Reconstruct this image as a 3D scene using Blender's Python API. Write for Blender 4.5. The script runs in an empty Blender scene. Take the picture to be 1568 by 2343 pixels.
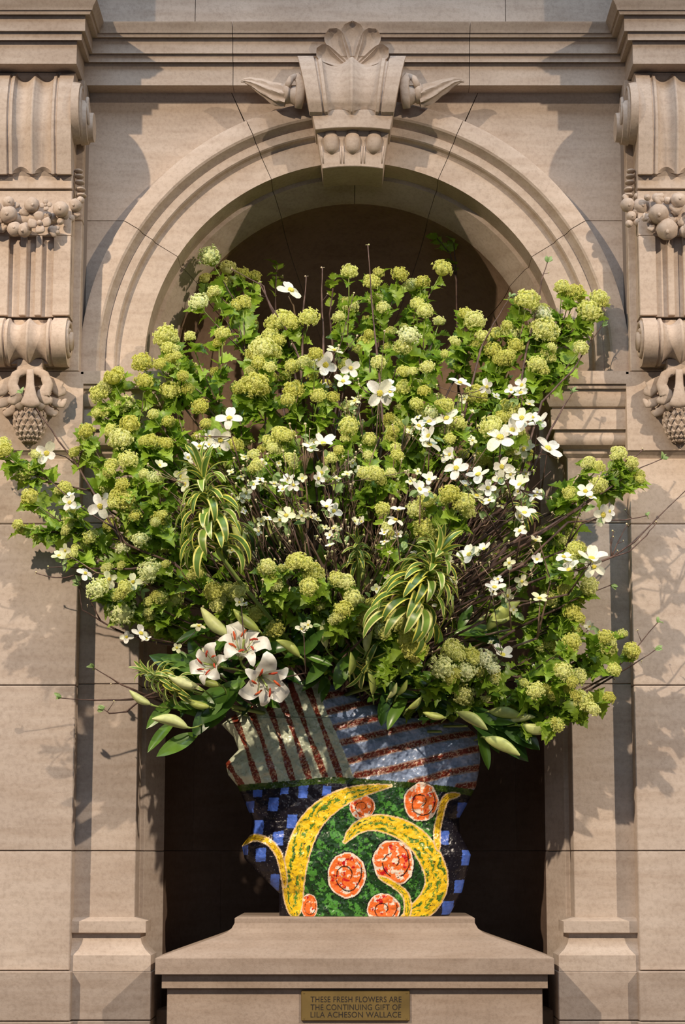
import bpy, bmesh, math, random
import numpy as np
from mathutils import Vector, Matrix, noise

random.seed(11)
R = random.uniform
PI = math.pi
scene = bpy.context.scene
COL = scene.collection

# ------------------------------------------------------------------ camera
F = 4720.0; CX = 812.0; CY = 1171.5; TH = math.radians(9.4)
DC = 9.44; ZC = 1.6
SN, CS = math.sin(TH), math.cos(TH)
cam_d = bpy.data.cameras.new('camera'); cam = bpy.data.objects.new('camera', cam_d)
COL.objects.link(cam); scene.camera = cam
cam.location = (0, -DC, ZC); cam.rotation_euler = (PI/2 + TH, 0, 0)
cam_d.sensor_width = 36; cam_d.lens = F/2343*36
cam_d.shift_x = -(CX-784.0)/2343.0
cam_d.clip_end = 200

# ------------------------------------------------------------------ light
w = bpy.data.worlds.new('world'); scene.world = w; w.use_nodes = True
bg = w.node_tree.nodes['Background']
bg.inputs[0].default_value = (0.50, 0.62, 1.0, 1); bg.inputs[1].default_value = 0.05

def spot(name, loc, tgt, power, col, size=0.12, cone=40):
    l = bpy.data.lights.new(name, 'SPOT'); o = bpy.data.objects.new(name, l)
    l.energy = power; l.color = col; l.shadow_soft_size = size
    l.spot_size = math.radians(cone); l.spot_blend = 0.9
    o.location = loc
    o.rotation_euler = (Vector(tgt)-Vector(loc)).to_track_quat('-Z', 'Y').to_euler()
    COL.objects.link(o)
spot('spot_lamp', (-6.7, -7.8, 9.4), (0, 0, 1.75), 6900, (1.0, 0.825, 0.64), 0.10, 38)
spot('spot_lamp', (7.6, -7.8, 9.0), (0, 0, 1.75), 5600, (1.0, 0.84, 0.67), 0.10, 38)
# skylight of the hall, high above and in front of the niche
sk = bpy.data.lights.new('skylight', 'AREA'); sko = bpy.data.objects.new('skylight', sk)
sk.energy = 600; sk.color = (0.62, 0.78, 1.0); sk.shape = 'RECTANGLE'; sk.size = 6; sk.size_y = 4
sko.location = (0, -4.2, 11.5)
sko.rotation_euler = (Vector((0, 0, 2.5))-sko.location).to_track_quat('-Z', 'Y').to_euler()
COL.objects.link(sko)
# cool fill light added behind the camera to lift the shadows
fl = bpy.data.lights.new('front_fill', 'AREA'); flo = bpy.data.objects.new('front_fill', fl)
fl.energy = 150; fl.color = (0.80, 0.88, 1.0); fl.shape = 'RECTANGLE'; fl.size = 7; fl.size_y = 4
flo.location = (0, -13.0, 5.5)
flo.rotation_euler = (Vector((0, 0, 1.8))-flo.location).to_track_quat('-Z', 'Y').to_euler()
COL.objects.link(flo)

scene.view_settings.view_transform = 'Standard'
scene.view_settings.look = 'None'
scene.view_settings.exposure = -0.18
scene.view_settings.gamma = 1.0
scene.view_settings.use_curve_mapping = False

# ------------------------------------------------------------------ helpers
def zz(py, Y):
    t = (CY-py)/F
    return ZC + (Y+DC)*(t*CS+SN)/(CS-t*SN)
def W(px, py, Y):
    z = zz(py, Y)
    dep = (Y+DC)*CS + (z-ZC)*SN
    return Vector(((px-CX)*dep/F, Y, z))
def XX(px, py, Y): return W(px, py, Y).x

def srgb(r, g, b):
    def f(c):
        c /= 255.0
        return c/12.92 if c <= 0.04045 else ((c+0.055)/1.055)**2.4
    return (f(r), f(g), f(b), 1)

def tag(o, label=None, cat=None, group=None, kind=None):
    if label: o['label'] = label
    if cat: o['category'] = cat
    if group: o['group'] = group
    if kind: o['kind'] = kind
    return o
def empty(name, loc, label=None, cat=None, group=None, kind=None):
    o = bpy.data.objects.new(name, None); COL.objects.link(o)
    o.location = loc; o.empty_display_size = 0.05
    return tag(o, label, cat, group, kind)
def mesh(name, vs, fs, mats=None, smooth=False, mi=None):
    me = bpy.data.meshes.new(name)
    me.from_pydata([tuple(v) for v in vs], [], fs)
    if mats:
        for m in (mats if isinstance(mats, (list, tuple)) else [mats]): me.materials.append(m)
    if mi: me.polygons.foreach_set('material_index', mi)
    if smooth: me.polygons.foreach_set('use_smooth', [True]*len(me.polygons))
    me.update()
    return me
def link(name, me, parent=None, M=None):
    """me is in world coordinates unless a matrix is given; the child is stored relative to its parent"""
    o = bpy.data.objects.new(name, me); COL.objects.link(o)
    base = Vector((0, 0, 0))
    p = parent
    if p is not None:
        o.parent = p
    if M is None: M = Matrix.Identity(4)
    if p is not None:
        M = WM[p.name].inverted() @ M
    o.matrix_basis = M
    WM[o.name] = (WM[p.name] @ M) if p is not None else M
    return o
WM = {}
def root(name, loc, *a, **k):
    o = empty(name, loc, *a, **k)
    WM[o.name] = Matrix.Translation(Vector(loc))
    return o

class MB:
    def __init__(s): s.v = []; s.f = []; s.m = []
    def add(s, vs, fs, mi=0):
        b = len(s.v); s.v += [tuple(v) for v in vs]
        s.f += [tuple(i+b for i in f) for f in fs]; s.m += [mi]*len(fs)
    def box(s, x0, x1, y0, y1, z0, z1, mi=0):
        s.add([(x0,y0,z0),(x1,y0,z0),(x1,y1,z0),(x0,y1,z0),(x0,y0,z1),(x1,y0,z1),(x1,y1,z1),(x0,y1,z1)],
              [(0,3,2,1),(4,5,6,7),(0,1,5,4),(1,2,6,5),(2,3,7,6),(3,0,4,7)], mi)
    def prism(s, poly, z0, z1, mi=0):          # plan polygon
        n = len(poly)
        s.add([(x,y,z0) for x,y in poly]+[(x,y,z1) for x,y in poly],
              [tuple(range(n-1,-1,-1)), tuple(range(n,2*n))]+[(i,(i+1)%n,(i+1)%n+n,i+n) for i in range(n)], mi)
    def xzprism(s, poly, y0, y1, mi=0):        # polygon in X,Z with thickness along Y
        n = len(poly)
        s.add([(x,y0,z) for x,z in poly]+[(x,y1,z) for x,z in poly],
              [tuple(range(n)), tuple(range(2*n-1,n-1,-1))]+[(i,i+n,(i+1)%n+n,(i+1)%n) for i in range(n)], mi)
    def sweep(s, path, prof, mi=0):
        """closed profile [(out,z)] along open plan path; out is to the viewer's side (left->right path, out = -Y)"""
        n = len(path); m = len(prof); dirs = []
        for i in range(n-1):
            d = Vector(path[i+1])-Vector(path[i]); d.normalize(); dirs.append(d)
        vs = []
        for i in range(n):
            a = dirs[max(i-1,0)]; b = dirs[min(i,n-2)]
            na = Vector((a.y,-a.x)); nb = Vector((b.y,-b.x))
            mt = (na+nb); mt.normalize(); k = 1/max(0.3, mt.dot(na))
            for o, z in prof: vs.append((path[i][0]+mt.x*o*k, path[i][1]+mt.y*o*k, z))
        fs = [(i*m+j, i*m+(j+1)%m, (i+1)*m+(j+1)%m, (i+1)*m+j) for i in range(n-1) for j in range(m)]
        fs += [tuple(range(m-1,-1,-1)), tuple((n-1)*m+j for j in range(m))]
        s.add(vs, fs, mi)
    def tube(s, pts, rad, seg=5, mi=0, flat=None):
        n = len(pts); pts = [Vector(p) for p in pts]; vs = []; up = Vector((0.31,0.2,0.93))
        for i, p in enumerate(pts):
            d = (pts[min(i+1,n-1)]-pts[max(i-1,0)])
            if d.length < 1e-9: d = Vector((0,0,1))
            d.normalize(); a = d.cross(up)
            if a.length < 1e-3: a = d.cross(Vector((1,0,0)))
            a.normalize(); b = a.cross(d); r = rad[i] if isinstance(rad,(list,tuple)) else rad
            for k in range(seg):
                t = 2*PI*k/seg; vs.append(p + a*math.cos(t)*r + b*math.sin(t)*r)
        fs = [(i*seg+k, i*seg+(k+1)%seg, (i+1)*seg+(k+1)%seg, (i+1)*seg+k) for i in range(n-1) for k in range(seg)]
        fs += [tuple(range(seg-1,-1,-1)), tuple((n-1)*seg+k for k in range(seg))]
        s.add(vs, fs, mi)
    def ribbon(s, pts, wid, thick, nrm=(0,-1,0), mi=0, seg=10):
        """fat leaf/lobe: elliptical section, wide across, thin along nrm"""
        n = len(pts); pts = [Vector(p) for p in pts]; vs = []; N = Vector(nrm)
        for i, p in enumerate(pts):
            d = pts[min(i+1,n-1)]-pts[max(i-1,0)]; d.normalize(); a = d.cross(N)
            if a.length < 1e-4: a = Vector((1,0,0))
            a.normalize(); b = a.cross(d); wv = wid[i]; th = thick*min(1, wv/max(wid)*1.3+.15)
            for k in range(seg):
                t = 2*PI*k/seg; vs.append(p + a*math.cos(t)*wv + b*math.sin(t)*th)
        fs = [(i*seg+k, i*seg+(k+1)%seg, (i+1)*seg+(k+1)%seg, (i+1)*seg+k) for i in range(n-1) for k in range(seg)]
        fs += [tuple(range(seg-1,-1,-1)), tuple((n-1)*seg+k for k in range(seg))]
        s.add(vs, fs, mi)
    def ball(s, c, r, sq=(1,1,1), nu=14, nv=9, bump=0, mi=0, pole='z'):
        vs = []; c = Vector(c)
        for j in range(nv+1):
            ph = PI*j/nv
            for i in range(nu):
                t = 2*PI*i/nu
                d = Vector((math.sin(ph)*math.cos(t), math.sin(ph)*math.sin(t), math.cos(ph)))
                k = r*(1+bump*noise.noise(d*2.1+c*9))
                vs.append((c.x+d.x*k*sq[0], c.y+d.y*k*sq[1], c.z+d.z*k*sq[2]))
        fs = [(j*nu+i, (j+1)*nu+i, (j+1)*nu+(i+1)%nu, j*nu+(i+1)%nu) for j in range(nv) for i in range(nu)]
        s.add(vs, fs, mi)
    def cyl(s, c, axis, r0, r1, h, seg=24, mi=0):
        a = Vector(axis).normalized(); c = Vector(c); u = a.orthogonal().normalized(); v = a.cross(u)
        vs = []
        for r, q in ((r0,0),(r1,h)):
            for k in range(seg):
                t = 2*PI*k/seg; vs.append(c+a*q+u*math.cos(t)*r+v*math.sin(t)*r)
        s.add(vs, [(k,(k+1)%seg,(k+1)%seg+seg,k+seg) for k in range(seg)]+[tuple(range(seg-1,-1,-1)), tuple(range(seg,2*seg))], mi)
    def me(s, name, mats, smooth=False, bevel=0, auto=None):
        me = mesh(name, s.v, s.f, mats, smooth, s.m if any(s.m) else None)
        bm = bmesh.new(); bm.from_mesh(me)
        bmesh.ops.recalc_face_normals(bm, faces=bm.faces)
        if bevel:
            es = [e for e in bm.edges if len(e.link_faces) == 2 and e.calc_face_angle(0) > 0.5]
            bmesh.ops.bevel(bm, geom=es, offset=bevel, segments=1, affect='EDGES', clamp_overlap=True)
        if auto:
            for f in bm.faces: f.smooth = True
            for e in bm.edges:
                if len(e.link_faces) == 2 and e.calc_face_angle(0) > auto: e.smooth = False
        bm.to_mesh(me); bm.free(); me.update()
        return me
    def build(s, name, mats, parent=None, smooth=False, bevel=0, auto=None, kind=None):
        o = link(name, s.me(name, mats, smooth, bevel, auto), parent)
        if kind: o['kind'] = kind
        return o

# ------------------------------------------------------------------ materials
def mat(name):
    m = bpy.data.materials.new(name); m.use_nodes = True
    nt = m.node_tree; return m, nt, nt.nodes['Principled BSDF']
def N(nt, t, **kw):
    n = nt.nodes.new(t)
    for k, v in kw.items():
        if k.startswith('i_'):
            key = k[2:]; key = int(key) if key.isdigit() else key
            n.inputs[key].default_value = v
        else: setattr(n, k, v)
    return n
def ramp(nt, pts):
    n = nt.nodes.new('ShaderNodeValToRGB'); e = n.color_ramp.elements
    while len(e) > 1: e.remove(e[-1])
    e[0].position = pts[0][0]; e[0].color = pts[0][1]
    for p, c in pts[1:]:
        q = e.new(p); q.color = c
    return n
def stone_mat(name, ca, cb, grain=60, bump=0.25, stain=0.5):
    m, nt, b = mat(name); L = nt.links.new
    tc = N(nt, 'ShaderNodeTexCoord'); oi = N(nt, 'ShaderNodeObjectInfo')
    n1 = N(nt, 'ShaderNodeTexNoise', i_Scale=2.2, i_Detail=6.0, i_Roughness=0.6); L(tc.outputs['Object'], n1.inputs['Vector'])
    n2 = N(nt, 'ShaderNodeTexNoise', i_Scale=float(grain), i_Detail=5.0, i_Roughness=0.7); L(tc.outputs['Object'], n2.inputs['Vector'])
    mp = N(nt, 'ShaderNodeMapping'); mp.inputs['Scale'].default_value = (1.2, 1.2, 9); L(tc.outputs['Object'], mp.inputs['Vector'])
    n3 = N(nt, 'ShaderNodeTexNoise', i_Scale=3.0, i_Detail=4.0); L(mp.outputs[0], n3.inputs['Vector'])
    r1 = ramp(nt, [(0.3, ca), (0.7, cb)]); L(n1.outputs[0], r1.inputs[0])
    mx = N(nt, 'ShaderNodeMix', data_type='RGBA', blend_type='MULTIPLY'); mx.inputs[0].default_value = 0.55
    r2 = ramp(nt, [(0.25, (0.60,0.57,0.54,1)), (0.55, (1,1,1,1))]); L(n2.outputs[0], r2.inputs[0])
    L(r1.outputs[0], mx.inputs[6]); L(r2.outputs[0], mx.inputs[7])
    mx2 = N(nt, 'ShaderNodeMix', data_type='RGBA', blend_type='MULTIPLY'); mx2.inputs[0].default_value = stain
    r3 = ramp(nt, [(0.3, (0.74,0.68,0.62,1)), (0.6, (1,1,1,1))]); L(n3.outputs[0], r3.inputs[0])
    L(mx.outputs[2], mx2.inputs[6]); L(r3.outputs[0], mx2.inputs[7])
    hs = N(nt, 'ShaderNodeHueSaturation')
    mr = N(nt, 'ShaderNodeMapRange'); mr.inputs[3].default_value = 0.92; mr.inputs[4].default_value = 1.07
    L(oi.outputs['Random'], mr.inputs[0]); L(mr.outputs[0], hs.inputs['Value']); L(mx2.outputs[2], hs.inputs['Color'])
    L(hs.outputs[0], b.inputs['Base Color'])
    b.inputs['Roughness'].default_value = 0.9; b.inputs['Specular IOR Level'].default_value = 0.2
    bp = N(nt, 'ShaderNodeBump', i_Strength=bump, i_Distance=0.004); L(n2.outputs[0], bp.inputs['Height'])
    L(bp.outputs[0], b.inputs['Normal'])
    return m
STONE = stone_mat('limestone', (0.45,0.358,0.285,1), (0.56,0.455,0.365,1))
STONE_LOW = stone_mat('weathered_limestone', (0.45,0.37,0.31,1), (0.56,0.475,0.405,1), 50, 0.4)
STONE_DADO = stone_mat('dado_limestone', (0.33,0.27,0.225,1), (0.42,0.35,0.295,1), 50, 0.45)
STONE_SHADED = stone_mat('shaded_niche_limestone', (0.25,0.165,0.11,1), (0.31,0.21,0.14,1), 40, 0.2)  # shade inside the niche is put into this stone colour
STONE_SHADED_LOW = stone_mat('shadowed_low_niche_limestone', (0.11,0.075,0.055,1), (0.15,0.10,0.075,1), 40, 0.2)  # lower courses: the bouquet's shadow deepened in the stone colour
PEDS = stone_mat('pedestal_limestone', (0.31,0.245,0.195,1), (0.40,0.32,0.26,1), 70, 0.4)
m, nt, b = mat('joint_mortar'); b.inputs['Base Color'].default_value = (0.24,0.19,0.15,1); b.inputs['Roughness'].default_value = 1; MORTAR = m

def leaf_mat(name, c1, c2, c3, rough=0.45, trans=0.35, vein=0.0):
    m, nt, b = mat(name); L = nt.links.new
    oi = N(nt, 'ShaderNodeObjectInfo'); tc = N(nt, 'ShaderNodeTexCoord')
    r = ramp(nt, [(0.0, c1), (0.5, c2), (1.0, c3)]); L(oi.outputs['Random'], r.inputs[0])
    nz = N(nt, 'ShaderNodeTexNoise', i_Scale=6.0, i_Detail=3.0); L(tc.outputs['Object'], nz.inputs['Vector'])
    r2 = ramp(nt, [(0.3, (0.75,0.75,0.7,1)), (0.7, (1.12,1.12,1.05,1))]); L(nz.outputs[0], r2.inputs[0])
    mx = N(nt, 'ShaderNodeMix', data_type='RGBA', blend_type='MULTIPLY'); mx.inputs[0].default_value = 0.8
    L(r.outputs[0], mx.inputs[6]); L(r2.outputs[0], mx.inputs[7]); L(mx.outputs[2], b.inputs['Base Color'])
    b.inputs['Roughness'].default_value = rough
    tr = N(nt, 'ShaderNodeBsdfTranslucent'); L(mx.outputs[2], tr.inputs[0])
    ms = N(nt, 'ShaderNodeMixShader'); ms.inputs[0].default_value = trans
    out = nt.nodes['Material Output']
    L(b.outputs[0], ms.inputs[1]); L(tr.outputs[0], ms.inputs[2]); L(ms.outputs[0], out.inputs[0])
    return m
VLEAF = leaf_mat('viburnum_leaf', (0.19,0.33,0.025,1), (0.31,0.48,0.04,1), (0.42,0.62,0.08,1), 0.4, 0.45)
VHEAD = leaf_mat('viburnum_floret', (0.76,0.76,0.20,1), (0.86,0.88,0.34,1), (0.90,0.92,0.48,1), 0.6, 0.42)
VPALE = leaf_mat('viburnum_floret_pale', (0.78,0.85,0.38,1), (0.86,0.91,0.5,1), (0.9,0.93,0.66,1), 0.6, 0.3)
PED = leaf_mat('green_stalk', (0.26,0.36,0.08,1), (0.3,0.4,0.1,1), (0.34,0.44,0.12,1), 0.5, 0.1)
YLEAF = leaf_mat('young_leaf', (0.28,0.42,0.16,1), (0.34,0.5,0.2,1), (0.4,0.56,0.24,1))
DWHITE = leaf_mat('dogwood_bract', (0.82,0.82,0.76,1), (0.9,0.89,0.86,1), (0.88,0.9,0.72,1), 0.6, 0.25)
DCREAM = leaf_mat('dogwood_bract_cream', (0.72,0.78,0.46,1), (0.78,0.82,0.55,1), (0.82,0.8,0.62,1), 0.6, 0.25)
DCENT = leaf_mat('dogwood_centre', (0.6,0.52,0.06,1), (0.66,0.6,0.1,1), (0.7,0.62,0.12,1), 0.7, 0.0)
BUD = leaf_mat('dogwood_bud', (0.62,0.52,0.36,1), (0.66,0.58,0.36,1), (0.62,0.64,0.3,1), 0.6, 0.0)
LILY = leaf_mat('lily_petal', (0.86,0.85,0.79,1), (0.88,0.87,0.82,1), (0.9,0.89,0.84,1), 0.5, 0.25)
ANTH = leaf_mat('lily_anther', (0.36,0.03,0.008,1), (0.48,0.055,0.012,1), (0.52,0.09,0.015,1), 0.8, 0.0)
LBUD = leaf_mat('lily_bud', (0.40,0.48,0.11,1), (0.50,0.58,0.17,1), (0.66,0.70,0.36,1), 0.45, 0.15)
LLEAF = leaf_mat('lily_leaf', (0.03,0.085,0.014,1), (0.07,0.17,0.022,1), (0.15,0.30,0.04,1), 0.3, 0.3)
DRG = leaf_mat('variegated_leaf_green', (0.10,0.19,0.04,1), (0.15,0.27,0.05,1), (0.26,0.42,0.07,1), 0.35, 0.3)
DRY = leaf_mat('variegated_leaf_edge', (0.80,0.74,0.10,1), (0.84,0.80,0.24,1), (0.82,0.82,0.42,1), 0.4, 0.3)
m, nt, b = mat('bark'); L = nt.links.new
tc = N(nt, 'ShaderNodeTexCoord'); nz = N(nt, 'ShaderNodeTexNoise', i_Scale=30.0); L(tc.outputs['Object'], nz.inputs['Vector'])
rr = ramp(nt, [(0.3, (0.05,0.026,0.02,1)), (0.7, (0.15,0.09,0.07,1))]); L(nz.outputs[0], rr.inputs[0]); L(rr.outputs[0], b.inputs['Base Color'])
b.inputs['Roughness'].default_value = 0.7; BARK = m
m, nt, b = mat('pale_bark'); L = nt.links.new
tc = N(nt, 'ShaderNodeTexCoord'); nz = N(nt, 'ShaderNodeTexNoise', i_Scale=30.0); L(tc.outputs['Object'], nz.inputs['Vector'])
rr = ramp(nt, [(0.3, (0.16,0.10,0.065,1)), (0.7, (0.34,0.24,0.17,1))]); L(nz.outputs[0], rr.inputs[0]); L(rr.outputs[0], b.inputs['Base Color'])
b.inputs['Roughness'].default_value = 0.8; PBARK = m
m, nt, b = mat('brass'); L = nt.links.new
tc = N(nt, 'ShaderNodeTexCoord'); nz = N(nt, 'ShaderNodeTexNoise', i_Scale=9.0, i_Detail=5.0); L(tc.outputs['Object'], nz.inputs['Vector'])
rr = ramp(nt, [(0.3, (0.17,0.115,0.035,1)), (0.7, (0.25,0.17,0.055,1))]); L(nz.outputs[0], rr.inputs[0]); L(rr.outputs[0], b.inputs['Base Color'])
b.inputs['Metallic'].default_value = 0.35; b.inputs['Roughness'].default_value = 0.5; BRASS = m
m, nt, b = mat('dark_lettering'); b.inputs['Base Color'].default_value = (0.02,0.013,0.008,1); b.inputs['Roughness'].default_value = 0.7; LETTER = m
m, nt, b = mat('glazed_ceramic'); L = nt.links.new
at = N(nt, 'ShaderNodeAttribute', attribute_name='paint'); L(at.outputs['Color'], b.inputs['Base Color'])
tc = N(nt, 'ShaderNodeTexCoord')
n1 = N(nt, 'ShaderNodeTexNoise', i_Scale=5.0, i_Detail=2.0); L(tc.outputs['Object'], n1.inputs['Vector'])
n2 = N(nt, 'ShaderNodeTexNoise', i_Scale=70.0, i_Detail=3.0); L(tc.outputs['Object'], n2.inputs['Vector'])
b1 = N(nt, 'ShaderNodeBump', i_Strength=0.5, i_Distance=0.03); L(n1.outputs[0], b1.inputs['Height'])
b2 = N(nt, 'ShaderNodeBump', i_Strength=0.35, i_Distance=0.004); L(n2.outputs[0], b2.inputs['Height']); L(b1.outputs[0], b2.inputs['Normal'])
L(b2.outputs[0], b.inputs['Normal']); b.inputs['Roughness'].default_value = 0.3; b.inputs['Specular IOR Level'].default_value = 0.5
CERAM = m
# ------------------------------------------------------------------ the setting: niche wall
GAP = 0.003
XP = 1.250          # inner edge of the piers
YP = -0.17          # pier face
YF = -0.04          # pilaster / archivolt face
XI = 0.985; YI = 0.14; XN = 0.89; YN = 0.30
Z_ENT0 = zz(195, -0.10); Z_IMP = zz(853, -0.13)
ZARC = zz(833, -0.05)
zf = lambda py: zz(py, YF)

def S(name, label, cat): return root(name, (0, 0, 0), label, cat, None, 'structure')

FLOORM = stone_mat('floor_stone', (0.16,0.13,0.11,1), (0.22,0.18,0.15,1), 20, 0.1)
# hall floor in front of the wall
mb = MB(); mb.box(-6, 6, -12, 1.6, -0.1, 0)
tag(mb.build('floor', FLOORM), 'pale stone floor of the hall in front of the niche', 'floor', kind='structure')

# ---- spandrel wall and upper wall
wb = S('wall_back', 'tan limestone wall around and above the arched niche', 'wall')
zj = zz(505, 0.0); zt = Z_ENT0 + 0.02
RA = 1.20
def arcpt(r, a): return (r*math.sin(a), ZARC + r*math.cos(a))
aj = math.acos((zj-ZARC)/RA)
A1 = math.radians(23.7); A2 = math.radians(58)
for sg in (-1, 1):
    p = [(sg*1.30, zj+GAP/2)]
    p += [(sg*arcpt(RA,a)[0], arcpt(RA,a)[1]) for a in np.linspace(aj, A1+0.003, 14)]
    p += [(sg*(math.tan(A1)*(zt-ZARC)+GAP/2), zt), (sg*1.30, zt)]
    p[1] = (p[1][0], zj+GAP/2)
    q = MB(); q.xzprism(p, 0, 0.06); q.build('stone_block', STONE, wb)
    p = [(sg*1.30, zj-GAP/2), (sg*1.30, Z_IMP-0.1), (sg*RA, Z_IMP-0.1), (sg*RA, ZARC)]
    p += [(sg*arcpt(RA,a)[0], arcpt(RA,a)[1]) for a in np.linspace(PI/2-0.05, aj+0.01, 10)]
    p[-1] = (p[-1][0], zj-GAP/2)
    q = MB(); q.xzprism(p, 0, 0.06); q.build('stone_block', STONE, wb)
p = [(arcpt(RA,a)[0], arcpt(RA,a)[1]) for a in np.linspace(-A1+0.003, A1-0.003, 18)]
p += [(math.tan(A1)*(zt-ZARC)-GAP/2, zt), (-math.tan(A1)*(zt-ZARC)+GAP/2, zt)]
q = MB(); q.xzprism(p, 0, 0.06); q.build('stone_block', STONE, wb)
# upper wall behind the cornice
zu0 = Z_ENT0; zu1 = zz(-260, 0.05)
xs = [-3.2, XX(447, 20, 0.04), XX(1157, 20, 0.04), 3.2]
for i in range(3):
    q = MB(); q.box(xs[i]+GAP/2, xs[i+1]-GAP/2, 0.04, 0.2, zu0, zu1); q.build('stone_block', STONE, wb)
q = MB()
q.box(-1.33, -RA+0.01, 0.05, 0.4, -0.0, zu1); q.box(RA-0.01, 1.33, 0.05, 0.4, 0.0, zu1)
q.box(-3.2, 3.2, 0.21, 0.5, zu0, zu1)
pp = [(arcpt(1.05,a)[0], arcpt(1.05,a)[1]) for a in np.linspace(-PI/2, PI/2, 40)]+[(1.3, ZARC), (1.3, zu0+.1), (-1.3, zu0+.1), (-1.3, ZARC)]
q.xzprism(pp, 0.061, 0.12)
q.build('mortar_backing', MORTAR, wb)

# ---- piers left and right
Z_LEDGE = zz(1030, YP)
for sg, nm in ((-1, 'left'), (1, 'right')):
    wr = S('wall_'+nm, 'flat limestone pier at the %s edge of the picture beside the niche' % nm, 'wall')
    x0, x1 = sorted((sg*XP, sg*3.2))
    def blk(za, zb, y, xin, bev=0.004):
        a, c = sorted((sg*xin, sg*3.2)); q = MB(); q.box(a, c, y, 0.3, za+GAP/2, zb-GAP/2)
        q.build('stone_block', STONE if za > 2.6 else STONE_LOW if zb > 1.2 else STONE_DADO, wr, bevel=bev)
    zs = [0.0, zz(2337, YP), zz(2222, YP)]
    blk(zs[0], zs[1], YP-0.02, XP-0.012); blk(zs[1], zs[2], YP-0.012, XP-0.004)
    cs = [zs[2], zz(1947, YP), zz(1567, YP), zz(1197, YP), Z_LEDGE-0.032]
    for a, c in zip(cs[:-1], cs[1:]): blk(a, c, YP+0.025, XP+0.008)
    q = MB(); pts = [(-(YP+0.03), Z_LEDGE-0.032), (-(YP+0.022), Z_LEDGE-0.02), (-(YP+0.006), Z_LEDGE-0.004), (-YP, Z_LEDGE), (-YP, zz(850, YP)-GAP/2), (0, zz(850, YP)-GAP/2), (0, Z_LEDGE-0.032)]
    pth = [(-3.2, 0), (-XP+0.006, 0), (-XP+0.006, 0.2)] if sg < 0 else [(XP-0.006, 0.2), (XP-0.006, 0), (3.2, 0)]
    vs = [(a, c, z) for (a, c) in ((x0, 0), (x1, 0)) for _, z in pts]
    n = len(pts)
    q.add([(x0, -o, z) for o, z in pts]+[(x1, -o, z) for o, z in pts], [tuple(range(n)), tuple(range(2*n-1, n-1, -1))]+[(i, i+n, (i+1)%n+n, (i+1)%n) for i in range(n)])
    q.build('frieze_block', STONE, wr)
    xu = 1.272
    blk(zz(850, YP), zz(505, YP), YP, xu); blk(zz(505, YP), Z_ENT0, YP, xu)
    a, c = sorted((sg*(XP+0.02), sg*3.1))
    q = MB(); q.box(a, c, -0.1, 0.29, 0.02, Z_ENT0-0.01); q.build('mortar_backing', MORTAR, wr)

# ---- pilasters with the jambs of the niche
def mirror(poly, sg): return [(x*-sg*-1 if sg > 0 else -x, y) for x, y in poly]
for sg, k in ((-1, 1), (1, 2)):
    nm = 'left' if sg < 0 else 'right'
    tr = S('trim_%d' % k, 'limestone pilaster and splayed jamb on the %s side of the niche, with moulded base and capital' % nm, 'pilaster')
    # plan polygon of the shaft + jamb
    plan = [(1.30, YF), (XI, YF), (XI, YI), (XI-0.02, YI), (XN, YN), (XN, 0.42), (1.30, 0.42)]
    plan = [(sg*x, y) for x, y in plan]
    if sg < 0: plan = plan[::-1]
    cs = [zf(2212), zf(1947), zf(1565), zf(1197), Z_IMP-0.02]
    for a, c in zip(cs[:-1], cs[1:]):
        q = MB(); q.prism(plan, a+GAP/2, c-GAP/2); q.build('stone_block', STONE_LOW if a < 2.9 else STONE, tr, bevel=0.003)
    # impost
    def P(lst): return [(o, zz(py, YF-o)) for o, py in lst]
    prof = P([(0.0,1048),(0.004,1046),(0.018,1038),(0.020,1028),(0.034,1024),(0.052,1018),(0.064,1008),(0.066,998),(0.060,989),(0.060,984),(0.078,982),(0.080,938),(0.072,936),(0.072,933),
              (0.086,930),(0.098,918),(0.103,906),(0.103,891),(0.118,889),(0.120,883),(0.113,882),(0.113,880),(0.128,878),(0.130,856)])
    prof += [(0.13, Z_IMP), (-0.10, Z_IMP), (-0.10, prof[0][1])]
    pth = [(-1.262, YF), (-XI, YF), (-XI, YN+0.04)]
    if sg > 0: pth = [(-x, y) for x, y in pth][::-1]
    q = MB(); q.sweep(pth, prof); q.build('impost_moulding', STONE, tr, auto=0.5)
    prof = P([(0.0,2222),(0.083,2222),(0.083,2186),(0.078,2183),(0.055,2172),(0.038,2158),(0.030,2142),(0.032,2136),(0.056,2134),(0.056,2108),(0.0,2098)])
    prof += [(-0.08, prof[-1][1]), (-0.08, prof[0][1])]
    pth = [(-1.262, YF), (-XI, YF), (-XI, YI+0.0)]
    if sg > 0: pth = [(-x, y) for x, y in pth][::-1]
    q = MB(); q.sweep(pth, prof); q.build('base_moulding', STONE_LOW, tr, auto=0.5)
    z1 = zz(2222, YF-0.085); z2 = zz(2335, YF-0.085)
    a, c = sorted((sg*(XI-0.088), sg*1.262))
    q = MB(); q.box(a, c, YF-0.088, 0.6, z2+GAP/2, z1-GAP/2); q.build('stone_block', STONE_DADO, tr, bevel=0.004)
    q = MB(); q.box(a, c, YF-0.098, 0.6, 0.0, z2-GAP/2); q.build('stone_block', STONE_DADO, tr, bevel=0.004)
    a, c = sorted((sg*(XI+0.012), sg*1.29))
    q = MB(); q.box(a, c, 0.0, 0.40, 0.2, Z_IMP-0.03); q.build('mortar_backing', MORTAR, tr)

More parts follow.
